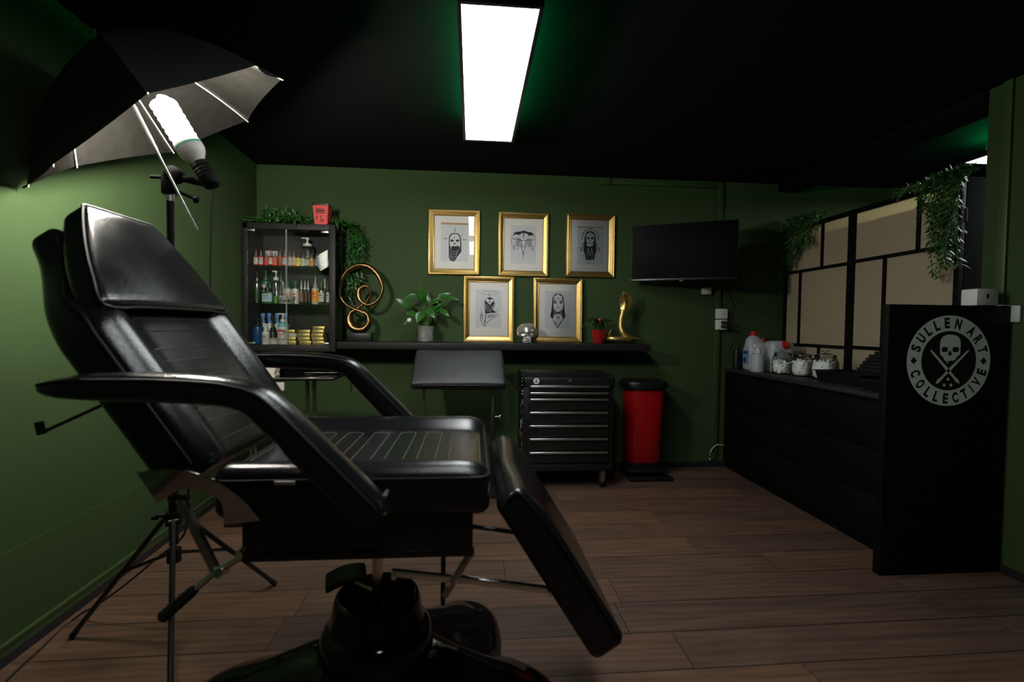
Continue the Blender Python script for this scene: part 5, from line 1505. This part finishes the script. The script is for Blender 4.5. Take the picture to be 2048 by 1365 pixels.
for x in (TX0 + .055, TX1 - .068):
    for y in (TY0 + .05, TY1 - .05):
        bm = BM(); lathe(bm, [(.022, -.013), (.050, -.013), (.053, -.009), (.053, .009), (.050, .013), (.022, .013)], (x, y, .0535), 30, (1, 0, 0)); cs_ = obj('caster_wheel', bm, MT['rubber'], cart)
        bm = BM()
        for s in (-1, 1): box(bm, (x + s * .0155 - .001, y - .016, .045), (x + s * .0155 + .001, y + .016, TB), .001)
        box(bm, (x - .017, y - .030, TB - .012), (x + .017, y - .016, TB - .002), .001)
        prism(bm, [(-.016, .06), (-.015, .0), (-.008, -.012), (.008, -.012), (.015, 0), (.016, .06)], lambda u, v: V((x + u, y - .058, .062 + v)), (0, .003, 0))
        lathe(bm, [(.009, 0), (.008, .004), (.002, .006)], (x, y - .058, .060), 12, (0, -1, 0))
        obj('caster_fork', bm, MT['steel'], cs_)

# --- red waste bin
WX = at_y(1294, 850, 3.46).x; WY = 3.56
bin_ = thing('pedal_bin', (WX, WY, 0), 'red pedal bin with a black lid beside the tool cart', 'bin')
def sqr(hx, hy, z, n=40, e=3.2, yo=0.):
    o = []
    for k in range(n):
        a = 2 * PI * k / n; x_, y_ = math.cos(a), math.sin(a); q = (abs(x_) ** e + abs(y_) ** e) ** (-1 / e); o.append(V((WX + hx * x_ * q, WY + yo + hy * y_ * q, z)))
    return o
bm = BM(); rings(bm, [sqr(.126, .105, .11), sqr(.129, .108, .115), sqr(.147, .125, .675), sqr(.145, .123, .68)]); obj('bucket', bm, MT['red'], bin_, sharp=50)
bm = BM(); rings(bm, [sqr(.155, .133, .668), sqr(.168, .146, .672), sqr(.170, .148, .705), sqr(.164, .142, .722), sqr(.145, .120, .730)]); ld = obj('lid', bm, MT['blk'], bin_, sharp=40)
bm = BM(); cyl(bm, (WX + .012, WY - .148, .708), (WX + .012, WY - .1465, .708), .003, seg=8); obj('badge', bm, MT['rose'], ld)
bm = BM(); rings(bm, [sqr(.150, .118, .002, e=4), sqr(.160, .126, .02, e=4), sqr(.158, .124, .06, e=4), sqr(.135, .110, .075, e=4), sqr(.130, .108, .115, e=4)]); obj('base', bm, MT['blk'], bin_, sharp=40)
bm = BM(); box(bm, (WX - .150, WY - .190, .004), (WX + .175, WY - .115, .028), .007); box(bm, (WX - .155, WY - .165, .055), (WX + .15, WY - .115, .082), .008); obj('foot_pedal', bm, MT['blk'], bin_)

# --- padded arm rest stand in front of the wall
rest = thing('arm_rest_stand', (-.085, 3.27, 0), 'grey black padded arm rest on two posts, under the wall shelf', 'arm rest')
PT = V((-.085, 3.262, .828)); pu = V((1, 0, 0)); ang = math.radians(47)
pv = V((0, math.cos(ang), math.sin(ang))); pn = V((0, -math.sin(ang), math.cos(ang)))
bm = BM(); rbox(bm, (.305, .150, .034), .018, (20, 12, 2), lambda p: PT + pu * (p.x * (1 + .025 * -p.y / .15)) + pv * p.y + pn * (p.z + (.008 * (1 - (p.x / .305) ** 4) * (1 - (p.y / .15) ** 4) if p.z > 0 else 0)))
cu = obj('cushion', bm, MT['leather2'], rest, sharp=80)
bm = BM(); r_ = []
for k in range(40):
    a = 2 * PI * k / 40; x_, y_ = math.cos(a), math.sin(a); q = (abs(x_) ** 9 + abs(y_) ** 9) ** (-1 / 9); r_.append(PT + pu * (.303 * x_ * q * (1 + .025 * -y_ * q)) + pv * (.148 * y_ * q) + pn * .020)
tube(bm, r_, .0042, 7, closed=True); obj('piping', bm, MT['blk'], cu)
bm = BM(); box(bm, (-.27, -.02, -.012), (.27, .02, 0), .002, mtx=Matrix.Translation(PT - pn * .036) @ Matrix.Rotation(ang, 4, 'X')); obj('mounting_plate', bm, MT['blk_metal'], rest)
xa, xb = at_y(848, 800, 3.30).x, at_y(986, 800, 3.30).x
for x in (xa, xb):
    bm = BM(); box(bm, (x - .010, 3.29, .50), (x + .010, 3.30, .83), .002); ps_ = obj('post', bm, MT['steel'], rest, label='flat steel post')
    bm = BM(); box(bm, (x - .015, 3.282, .03), (x + .015, 3.308, .53), .002); obj('sleeve', bm, MT['blk_metal'], ps_)
bm = BM(); cyl(bm, (xb + .015, 3.295, .500), (xb + .045, 3.295, .500), .005, seg=10); lathe(bm, [(.006, 0), (.019, .004), (.021, .012), (.012, .018)], (xb + .040, 3.295, .500), 18, (1, 0, 0)); obj('clamp_knob', bm, MT['chrome'], rest)
bm = BM(); box(bm, (xa, 3.287, .435), (xb, 3.303, .452), .002); obj('cross_bar', bm, MT['blk_metal'], rest)
for x in (xa, xb):
    bm = BM(); box(bm, (x - .018, 3.08, .001), (x + .018, 3.50, .03), .004); obj('foot', bm, MT['blk_metal'], rest)

# --- glossy black side table
stt = thing('side_table', (-.90, 2.80, 0), 'glossy black two tier table on chrome legs, behind the far armrest', 'side table')
ZT = .838
bm = BM(); box(bm, (-1.42, 2.60, ZT - .012), (-.728, 3.05, ZT), .003); tt = obj('top', bm, MT['blk_gloss'], stt)
bm = BM(); box(bm, (-1.42, 2.594, ZT - .006), (-.728, 2.600, ZT + .003), .0015); obj('chrome_edge', bm, MT['chrome'], tt)
bm = BM(); box(bm, (-1.30, 2.76, ZT + .001), (-.75, 3.03, ZT + .085), .008); box(bm, (-1.30, 2.753, ZT + .03), (-.752, 2.761, ZT + .034), .001); up_ = obj('upper_tier', bm, MT['blk_gloss'], stt)
bm = BM()
for z in (.012, .045, .075): box(bm, (-.93, 2.754, ZT + z), (-.752, 2.760, ZT + z + .004), .001)
obj('chrome_rail', bm, MT['chrome'], up_)
for px in (614.5, 628.5):
    x = at_y(px, 800, 2.80).x
    bm = BM(); box(bm, (x - .0115, 2.795, .03), (x + .0115, 2.805, ZT - .012), .003); obj('leg', bm, MT['steel'], stt, label='flat chrome leg')
for px in (503, 512):
    x = at_y(px, 900, 2.80).x
    bm = BM(); box(bm, (x - .007, 2.79, .03), (x + .007, 2.80, ZT - .012), .003); obj('leg', bm, MT['chrome'], stt)
bm = BM(); box(bm, (-1.35, 2.72, .0), (-.76, 2.88, .03), .006); obj('base', bm, MT['blk_metal'], stt)
bm = BM(); a = at_y(702, 762, 2.9); b = at_y(702, 783, 2.9); c = at_y(726, 783, 2.9); d_ = at_y(728, 762, 2.9)
tube(bm, [V((-.74, 2.9, a.z + .05)), a + V((0, 0, .03)), a, b, c, d_], .0035, 6); obj('hook', bm, MT['blk_metal'], stt)
p = at_y(548, 742, 2.66)
gb = thing('glove_box', (p.x - .03, 2.66, ZT), 'torn open white carton on the black side table', 'box')
bm = BM(); prism(bm, [(-.10, 0), (.026, 0), (.030, .012), (.024, .02), (.032, .05), (.026, .068), (-.10, .07)], lambda u, v: V((p.x + u - .01, 2.63, ZT + .0012 + v)), (0, .06, 0)); obj('carton', bm, cmat((206, 196, 184), .6), gb)
bm = BM(); prism(bm, [(-.10, .0705), (.026, .0685), (.030, .0745), (-.10, .078)], lambda u, v: V((p.x + u - .01, 2.625, ZT + .0012 + v)), (0, .07, 0)); obj('lid', bm, cmat((214, 200, 188), .6), gb)
bm = BM(); q = at_y(565, 768, 2.62); box(bm, (q.x - .05, 2.61, q.z - .035), (q.x + .012, 2.63, ZT - .014), .002); solo('hanging_tag', bm, lw_, 'white paper edge showing just below the black table top', 'paper')

# ================================================================== DRESSER AND COUNTER END
DX0, DX1, DY0, DY1, DZ = 2.038, 2.516, 2.062, 3.712, .805
dr = thing('dresser', ((DX0 + DX1) / 2, (DY0 + DY1) / 2, 0), 'long black six drawer dresser along the right hand side', 'dresser')
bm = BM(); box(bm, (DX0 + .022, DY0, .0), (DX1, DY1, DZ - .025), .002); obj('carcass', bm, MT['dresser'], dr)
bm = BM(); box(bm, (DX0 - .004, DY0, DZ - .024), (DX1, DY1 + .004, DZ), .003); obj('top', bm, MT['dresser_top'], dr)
ym = (DY0 + DY1) / 2
for a, b in ((DY0 + .003, ym - .0015), (ym + .0015, DY1 - .003)):
    for z0, z1 in ((.055, .285), (.292, .522), (.529, .765)):
        bm = BM(); box(bm, (DX0, a, z0), (DX0 + .021, b, z1 - .012), .002)
        prism(bm, [(0, 0), (.012, .012), (.020, .012), (.020, 0)], lambda u, v: V((DX0 + u, a, z1 - .012 + v)), (0, b - a, 0))
        obj('drawer', bm, MT['dresser'], dr)

ce = thing('counter_end_panel', (2.18, 2.04, 0), 'tall black counter end panel with the round skull logo', 'counter')
bm = BM(); box(bm, (1.873, 2.020, 0), (2.474, 2.060, 1.247), .0015); pn_ = obj('panel', bm, MT['dresser'], ce)
# logo, cut vinyl on the panel face
LC = V((2.1735, 2.0195, .9925)); LR = .2075
def lg(u, v, k=0): return LC + V((u * LR, -.0003 - .0003 * k, v * LR))
bm = BM()
def disc(r, k, mi, n=96, c=(0, 0), ry=None):
    vs = [bm.verts.new(lg(c[0] + r * math.cos(2 * PI * i / n), c[1] + (ry or r) * math.sin(2 * PI * i / n), k)) for i in range(n)]
    f = bm.faces.new(vs); f.material_index = mi
def poly(pts, k, mi):
    f = bm.faces.new([bm.verts.new(lg(u, v, k)) for u, v in pts]); f.material_index = mi
    bmesh.ops.triangulate(bm, faces=[f])
disc(1, 1, 0); disc(.655, 2, 1)
for s in (-1, 1): poly([(s * .835 - .075, 0), (s * .835, -.085), (s * .835 + .075, 0), (s * .835, .085)], 2, 1)
# skull
def zp(x, y): return ((x - 867) / 404, (692 - y) / 444)
sk = [(775, 530), (780, 490), (800, 455), (840, 437), (880, 434), (925, 442), (955, 462), (972, 495), (975, 540), (970, 590), (975, 625), (950, 645), (935, 665), (918, 690), (905, 693), (895, 688), (882, 696), (870, 690), (858, 697), (855, 715), (848, 722), (843, 700), (835, 690), (822, 690), (815, 665), (795, 645), (778, 625), (778, 590)]
poly([zp(*q) for q in sk], 3, 0)
for ex, w in ((822, 30), (927, 30)):
    poly([zp(ex + w * math.copysign(abs(math.cos(t)) ** .6, math.cos(t)), 581 + 25 * math.copysign(abs(math.sin(t)) ** .6, math.sin(t))) for t in [2 * PI * i / 24 for i in range(24)]], 4, 1)
poly([zp(*q) for q in ((875, 588), (866, 600), (854, 632), (862, 643), (874, 636), (886, 643), (891, 632), (883, 600))], 4, 1)
# crossed needles and three dots
def needle(a, b):
    A, B = V(zp(*a)), V(zp(*b)); d = (B - A).normalized(); s = V((-d.y, d.x)); L = (B - A).length
    up_, dn_ = [], []
    for t, w in ((0, .004), (.05, .02), (.3, .026), (.62, .036), (.70, .028), (.86, .026), (.87, .038), (.93, .034), (1, .003)):
        p = A + d * (L * t); up_.append((p + s * w)[:]); dn_.append((p - s * w)[:])
    poly(up_ + dn_[::-1], 3, 0)
needle((685, 585), (980, 918)); needle((1058, 583), (747, 920))
for c in ((865, 873), (831, 930), (897, 930)): disc(.034, 3, 0, 20, zp(*c), .034)
# lettering
def letter(ch, ang, rad, hgt, wid, flip):
    cu_ = bpy.data.curves.new('glyph', 'FONT'); cu_.body = ch; cu_.align_x = 'CENTER'; cu_.size = 1; cu_.offset = .045
    to = bpy.data.objects.new('glyph', cu_); COL.objects.link(to)
    me = bpy.data.meshes.new_from_object(to.evaluated_get(bpy.context.evaluated_depsgraph_get()))
    bpy.data.objects.remove(to)
    xs = [v.co.x for v in me.vertices]; ys = [v.co.y for v in me.vertices]
    x0, x1, y0, y1 = min(xs), max(xs), min(ys), max(ys)
    ca, sa = math.cos(ang), math.sin(ang); vm = []
    wd = wid
    for v in me.vertices:
        u = ((v.co.x - (x0 + x1) / 2) / max(x1 - x0, 1e-6)) * wd; w = ((v.co.y - (y0 + y1) / 2) / (y1 - y0)) * hgt
        if flip: u, w = -u, -w
        # radial direction (ca,sa), tangential clockwise direction (sa,-ca)
        vm.append(bm.verts.new(lg((rad + w) * ca + u * sa, (rad + w) * sa - u * ca, 2)))
    for p in me.polygons:
        try:
            f = bm.faces.new([vm[i] for i in p.vertices]); f.material_index = 1
        except ValueError: pass
    bpy.data.meshes.remove(me)
top = [('S', 161, .13), ('U', 144, .14), ('L', 128.5, .12), ('L', 112.5, .12), ('E', 95, .125), ('N', 76.5, .15), ('A', 52, .16), ('R', 35, .14), ('T', 17.5, .135)]
for ch, a, w in top: letter(ch, math.radians(a), .835, .235, w, False)
botm = [('C', 200, .14), ('O', 218, .14), ('L', 235.5, .12), ('L', 251, .12), ('E', 267, .125), ('C', 283, .14), ('T', 299, .135), ('I', 312.5, .035), ('V', 326, .155), ('E', 343, .125)]
for ch, a, w in botm: letter(ch, math.radians(a), .835, .235, w, True)
bmesh.ops.recalc_face_normals(bm, faces=bm.faces[:])
obj('logo', bm, [MT['logo'], MT['logo_dk']], pn_, smooth=False, label='round grey green skull logo with lettering')
# dispensers on top of the panel
bx = thing('thermostat_box', (2.37, 2.06, 1.248), 'white square box on top of the black logo panel', 'box')
bm = BM(); box(bm, (2.319, 2.035, 1.248), (2.43, 2.11, 1.326), .006); hs = obj('housing', bm, MT['white'], bx)
bm = BM(); box(bm, (2.366, 2.0338, 1.283), (2.379, 2.036, 1.303), .001); cyl(bm, (2.350, 2.0338, 1.282), (2.350, 2.036, 1.282), .002, seg=8); obj('switch', bm, MT['ink'], hs)
bm = BM(); box(bm, (2.4765, 1.985, 1.172), (2.489, 2.052, 1.250), .005); box(bm, (2.425, 2.022, 1.2475), (2.484, 2.052, 1.2525), .002)
solo('corner_guard', bm, MT['pale_green'], 'pale green plastic corner piece hooked over the logo panel end', 'guard')

# --- things on the dresser top
DT = DZ + .0008
def jug(px, y, w, d, h, label):
    x = at_y(px, 720, y).x
    t = thing('canister', (x, y, DT), label, 'canister', 'milky canisters on the dresser'); return x, t
x, t = jug(1513, 3.585, .19, .13, .30, 'tall milky canister with red cap and blue label, at the far end of the dresser')
bm = BM()
def sec(hx, hy, z, xo=0, e=4, n=32, cx0=None, cy0=None):
    o = []
    for k in range(n):
        a = 2 * PI * k / n; x_, y_ = math.cos(a), math.sin(a); q = (abs(x_) ** e + abs(y_) ** e) ** (-1 / e); o.append(V((cx0 + xo + hx * x_ * q, cy0 + hy * y_ * q, z)))
    return o
rings(bm, [sec(.084, .060, DT, cx0=x, cy0=3.585), sec(.090, .066, DT + .008, cx0=x, cy0=3.585), sec(.090, .066, DT + .165, cx0=x, cy0=3.585), sec(.084, .060, DT + .185, cx0=x, cy0=3.585), sec(.055, .04, DT + .240, -.028, 2.6, cx0=x, cy0=3.585), sec(.032, .03, DT + .262, -.03, 2, cx0=x, cy0=3.585), sec(.022, .022, DT + .27, -.03, 2, cx0=x, cy0=3.585)])
obj('body', bm, MT['offwhite'], t, sharp=60)
bm = BM(); lathe(bm, [(.024, .265), (.025, .27), (.025, .296), (.022, .30)], (x - .03, 3.585, DT), 22); obj('cap', bm, MT['red_cap'], t)
bm = BM(); lathe(bm, [(.010, 0), (.012, .004), (.012, .016), (.009, .02)], (x + .033, 3.56, DT + .232), 14, (.3, -.2, .9)); obj('vent_cap', bm, MT['red_cap'], t)
bm = BM(); box(bm, (x - .0920, 3.548, DT + .045), (x - .0895, 3.622, DT + .155)); box(bm, (x - .0926, 3.556, DT + .125), (x - .0915, 3.614, DT + .145), mi=1); box(bm, (x - .0926, 3.580, DT + .055), (x - .0915, 3.614, DT + .095), mi=1); box(bm, (x - .0926, 3.554, DT + .050), (x - .0915, 3.572, DT + .068), mi=2)
obj('label', bm, [cmat((84, 146, 186), .5), cmat((36, 62, 92), .5), cmat((190, 110, 90), .5)], t, smooth=False)
x, t = jug(1557, 3.44, .17, .12, .24, 'lower milky canister with red cap on its shoulder, behind the glass jars')
bm = BM()
rings(bm, [sec(.088, .06, DT, cx0=x, cy0=3.44), sec(.093, .066, DT + .008, cx0=x, cy0=3.44), sec(.093, .066, DT + .205, cx0=x, cy0=3.44), sec(.080, .055, DT + .228, cx0=x, cy0=3.44), sec(.05, .03, DT + .232, cx0=x, cy0=3.44)])
obj('body', bm, MT['offwhite'], t, sharp=60)
bm = BM(); lathe(bm, [(.030, 0), (.031, .004), (.031, .03), (.026, .034)], (x + .01, 3.395, DT + .192), 22, (.1, -.7, .75)); obj('cap', bm, MT['red_cap'], t)
bm = BM(); box(bm, (x - .085, 3.3725, DT + .04), (x - .06, 3.3745, DT + .16)); obj('label', bm, cmat((150, 178, 160), .5), t, smooth=False)
p = at_y(1514.5, 742, 3.40)
bottle('spray_bottle', p.x, 3.40, DZ, .046, .215, MT['offwhite'], MT['white'], None, 'spray', 'milky trigger spray bottle on the dresser in front of the tall canister', 'bottle')
for px, y, r, h, fl, lab in ((1565, 3.265, .068, .180, .52, 'glass jar of cotton balls, leftmost of three on the dresser'), (1605, 3.115, .066, .178, .68, 'glass jar of cotton pads, middle one of three'), (1650, 2.935, .077, .188, .70, 'glass jar of cotton buds, rightmost and largest of three')):
    x = at_y(px, 740, y).x
    t = thing('glass_jar', (x, y, DT), lab, 'jar', 'glass jars with cotton on the dresser')
    bm = BM(); lathe(bm, [(r * .86, 0), (r * .98, .006), (r * 1.02, .03), (r * 1.0, h * .55), (r * .86, h * .70), (r * .76, h * .75), (r * .80, h * .77)], (x, y, DT), 40); jb = obj('jar_body', bm, MT['jarg'], t, sharp=60)
    bm = BM(); lathe(bm, [(r * .78, h * .765), (r * .84, h * .78), (r * .80, h * .83), (r * .40, h * .88), (r * .10, h * .90), (r * .10, h * .93), (r * .26, h * .945), (r * .26, h * .985), (r * .18, h)], (x, y, DT), 36); obj('lid', bm, MT['jarg'], t, sharp=50)
    rnd = random.Random(px); bm = BM()
    n = int(150 * fl)
    for k in range(n):
        zz = .012 + (h * fl * .86) * (k / n); rr0 = r * .82 * math.sqrt(rnd.random()); a = rnd.random() * 6.28
        if zz > h * .5: rr0 *= .9
        if k % 2 == 0: rr0 = r * .86
        bmesh.ops.create_icosphere(bm, subdivisions=1, radius=.0125 if px == 1565 else .010, matrix=Matrix.Translation((x + rr0 * math.cos(a), y + rr0 * math.sin(a), DT + zz)) @ Matrix.Rotation(rnd.random() * 3, 4, 'X') @ Matrix.Diagonal((1, 1, rnd.uniform(.6, 1.1), 1)))
    lathe(bm, [(r * .80, .008), (r * .90, .03), (r * .90, h * fl * .80), (r * .6, h * fl * .88)], (x, y, DT), 24)
    c_ = obj('cotton_filling', bm, MT['cotton'], t, sharp=180); c_['kind'] = 'stuff'
# black charger with a loop of cable
p = at_y(1473, 735, 3.66)
ch = thing('charger', (p.x, 3.66, DT), 'small black charger with cable at the far end of the dresser', 'charger')
bm = BM(); lathe(bm, [(.027, 0), (.030, .004), (.030, .13), (.026, .150), (.016, .156), (.015, .17)], (p.x, 3.66, DT), 24); obj('body', bm, MT['blk'], ch)
bm = BM(); tube(bm, catmull([V((p.x, 3.66, DT + .168)), V((p.x + .005, 3.66, DT + .20)), V((p.x + .02, 3.66, DT + .208)), V((p.x + .034, 3.665, DT + .18))], 5), .003, 7); obj('cable', bm, MT['rubber'], ch)
# black trays and case
def tray(name, y0, y1, x0, x1, h, lab):
    t = thing(name, ((x0 + x1) / 2, (y0 + y1) / 2, DT), lab, 'tray')
    bm = BM(); o = [V((x0, y0, 0)), V((x1, y0, 0)), V((x1, y1, 0)), V((x0, y1, 0))]; c = sum(o, V((0, 0, 0))) / 4
    R_ = []
    for s, z in ((.90, DT), (.99, DT + h - .006), (1.03, DT + h - .006), (1.03, DT + h), (.97, DT + h), (.89, DT + .006)):
        R_.append([c + (v - c) * s + V((0, 0, z)) for v in o])
    rings(bm, R_); obj('shell', bm, MT['blk'], t, sharp=30); return t
tray('plastic_tray', 2.50, 2.86, 2.16, 2.42, .070, 'deep black plastic tray in front of the right glass jar')
tray('plastic_tray', 2.12, 2.44, 2.10, 2.36, .055, 'shallow black tray beside the logo panel')
ca = thing('storage_case', (2.44, 2.58, DT), 'ribbed black case with a sloping side, behind the black trays', 'case')
bm = BM()
for k in range(9):
    z0 = DT + .001 + k * .0215; ins = .0 if k < 1 else .0
    yA = 2.93 - .022 * k - (.02 if k > 7 else 0)
    box(bm, (2.445, 2.20, z0), (2.512, yA, z0 + .020), .005)
obj('shell', bm, MT['rubber'], ca)
bm = BM(); p = at_y(1750, 757, 2.28); c = V((2.20, 2.27, DT + .075))
lathe(bm, [(.012, -.055), (.022, -.05), (.026, -.02), (.024, 0), (.027, .01), (.024, .04), (.012, .055)], c, 20, (.25, .95, .1))
solo('rose_gold_grip', bm, MT['rose'], 'rose gold metal tool grip lying in the shallow black tray', 'tool')

# ================================================================== FOLDING SCREEN
XS = 2.535
fs = thing('folding_screen', (XS, 3.0, 0), 'black framed folding screen with beige translucent panes behind the dresser', 'room divider')
def leafpanel(y0, y1, vb, xoff=0.):
    """one leaf: y0 near the camera, y1 far; vb maps rails and mullions"""
    ztop = 1.930; zb = .03
    t = .026
    bm = BM()
    for a, b in ((y0, y0 + .030), (y1 - .030, y1)): box(bm, (XS - .012, a, zb), (XS + .012, b, ztop), .002)
    box(bm, (XS - .012, y0, ztop - .032), (XS + .012, y1, ztop), .002); box(bm, (XS - .012, y0, zb), (XS + .012, y1, zb + .03), .002)
    f = obj('leaf_frame', bm, MT['screen_frame'], fs)
    bm = BM()
    for kind, a, b0, b1 in vb:
        if kind == 'h': box(bm, (XS - .011, y0 + .02, a - .011), (XS + .011, y1 - .02, a + .011), .001)
        else: box(bm, (XS - .011, a - .011, b0), (XS + .011, a + .011, b1), .001)
    obj('lattice', bm, MT['screen_frame'], f)
    bm = BM(); prism(bm, [(y0 + .02, zb + .02), (y1 - .02, zb + .02), (y1 - .02, ztop - .02), (y0 + .02, ztop - .02)], lambda u, v: V((XS - .0006, u, v)), (.0012, 0, 0))
    obj('pane', bm, MT['screenp'], f, smooth=False, label='beige translucent pane')
def yz(px, py): q = at_x(px, py, XS); return q.y, q.z
r1 = (yz(1601.3, 543)[1] + yz(1691.7, 528.6)[1]) / 2; r2 = (yz(1577, 688.7)[1] + yz(1685, 695)[1]) / 2
r1b = (yz(1711, 522.7)[1] + yz(1834, 504)[1]) / 2; r2b = (yz(1707, 695)[1] + yz(1760, 698)[1]) / 2
yA0, yA1 = yz(1703, 560)[0], 3.722
yB0 = yz(1921.5, 560)[0]
leafpanel(yA0 + .001, yA1, [('h', r1, 0, 0), ('h', r2, 0, 0), ('v', yz(1646.2, 490)[0], r1, 1.91), ('v', yz(1600, 620)[0], r2, r1), ('v', yz(1638.4, 703)[0], .05, r2), ('h', .45, 0, 0)])
leafpanel(yB0, yA0 - .001, [('h', r1b, 0, 0), ('h', r2b, 0, 0), ('v', yz(1839.4, 449)[0], r1b, 1.91), ('v', yz(1769, 590)[0], r2b, r1b), ('v', yz(1640, 703)[0] - .7, .05, r2b), ('h', .45, 0, 0)])
# third leaf folded back, seen edge on
bm = BM(); box(bm, (XS + .014, yB0 - .002, .03), (XS + .50, yB0 + .022, 1.93), .002); lf3 = obj('leaf_frame', bm, MT['ceil'], fs)
bm = BM()
for z in (.35, 1.1, 1.7): cyl(bm, (XS + .013, yB0 - .004, z), (XS + .013, yB0 - .004, z + .07), .004, seg=8)
obj('hinge', bm, MT['steel'], lf3)
# hanging greenery on the screen
def keep_scr(c):
    c.y = min(c.y, BACK - .004)
    if c.x > XS - .0195 and c.z < 1.9515:
        if c.z > 1.90: c.z = 1.952
        else: c.x = XS - .020
    if c.y < 2.172 and c.x > 2.47: c.y = 2.172
rnd = random.Random(21); st = []
y1 = 3.70
for i in range(26):
    y = rnd.uniform(3.30, 3.70); x = XS + rnd.uniform(-.016, .0)
    st.append([(x, y, 1.935), (x - .01, y + rnd.uniform(-.05, .05), 1.935 + rnd.uniform(.02, .07)), (x - .045, y + rnd.uniform(-.06, .10) - .02, 1.935 + rnd.uniform(.0, .06)), (x - .07, y + rnd.uniform(-.06, .06), 1.86 + rnd.uniform(-.02, .04))])
for i in range(26):
    y = rnd.uniform(3.44, 3.70) if i > 5 else rnd.uniform(3.30, 3.45); ln = (.12 + (y - 3.42) * 1.5) * rnd.uniform(.55, 1.05) if i > 5 else rnd.uniform(.06, .2); x = XS - .03
    yy = min(y, 3.69)
    st.append([(XS - .005, yy, 1.94), (x - .02, yy, 1.935), (x - rnd.uniform(.02, .05), min(yy + rnd.uniform(-.03, .05), 3.69), 1.90 - ln * .45), (x - rnd.uniform(.015, .05), min(yy + rnd.uniform(-.03, .05), 3.69), 1.90 - ln)])
garland('hanging_garland', st, 'artificial greenery hanging on the far end of the screen, by the wall socket', MT['leaf_fern'], 60, .036, 5, keep_scr)
st = []
for i in range(26):
    y = rnd.uniform(2.22, 2.62); x = XS + rnd.uniform(-.02, .0); k = (2.62 - y) / .40
    st.append([(x, y, 1.935), (x - .01, y + .02, 1.940 + rnd.uniform(0, .012)), (x - .03, y + rnd.uniform(.0, .10), 1.938 + .012 * k * rnd.uniform(.3, 1.2)), (x - .06, y + rnd.uniform(.04, .16), 1.93 + rnd.uniform(-.03, .03))])
for i in range(34):
    y = rnd.uniform(2.25, 2.39) if i > 5 else rnd.uniform(2.39, 2.52); ln = rnd.uniform(.18, .52) if i > 6 else rnd.uniform(.06, .2); x = XS - .03
    e = rnd.uniform(.0, .10) if i % 5 == 0 else rnd.uniform(-.03, .05)
    st.append([(XS - .005, y, 1.94), (x - .02, y, 1.94), (x - rnd.uniform(.03, .07), y + e * .6, 1.90 - ln * .45), (x - rnd.uniform(.02, .06), y * .6 + .93 + e * 1.1, 1.90 - ln)])
garland('hanging_garland', st, 'long artificial greenery hanging on the near end of the screen, by the column', MT['leaf_fern'], 60, .038, 8, keep_scr)
# ================================================================== CAMERA, WORLD
cam = bpy.data.cameras.new('camera'); co = bpy.data.objects.new('camera', cam); COL.objects.link(co)
cam.sensor_width = 36; cam.lens = FPX / 2048 * 36
rx, dn, fw = V(CM[0]), V(CM[1]), V(CM[2])
M3 = Matrix((rx, -dn, -fw)).transposed()
co.matrix_world = Matrix.Translation((0, 0, CAM_H)) @ M3.to_4x4()
cam.clip_start = .02; cam.clip_end = 60
cam.dof.use_dof = True; cam.dof.focus_distance = 3.45; cam.dof.aperture_fstop = 2.8
scn.camera = co
w = bpy.data.worlds.new('world'); scn.world = w; w.use_nodes = True
w.node_tree.nodes['Background'].inputs[0].default_value = (.01, .01, .012, 1); w.node_tree.nodes['Background'].inputs[1].default_value = .3
scn.view_settings.view_transform = 'Standard'; scn.view_settings.look = 'None'
scn.view_settings.gamma = 1; scn.view_settings.use_curve_mapping = False
scn.view_settings.exposure = 0
cy = scn.cycles
cy.use_denoising = True
cy.max_bounces = 10; cy.diffuse_bounces = 4; cy.glossy_bounces = 5; cy.transmission_bounces = 8; cy.transparent_max_bounces = 24
cy.caustics_reflective = False; cy.caustics_refractive = False
cy.sample_clamp_indirect = 6
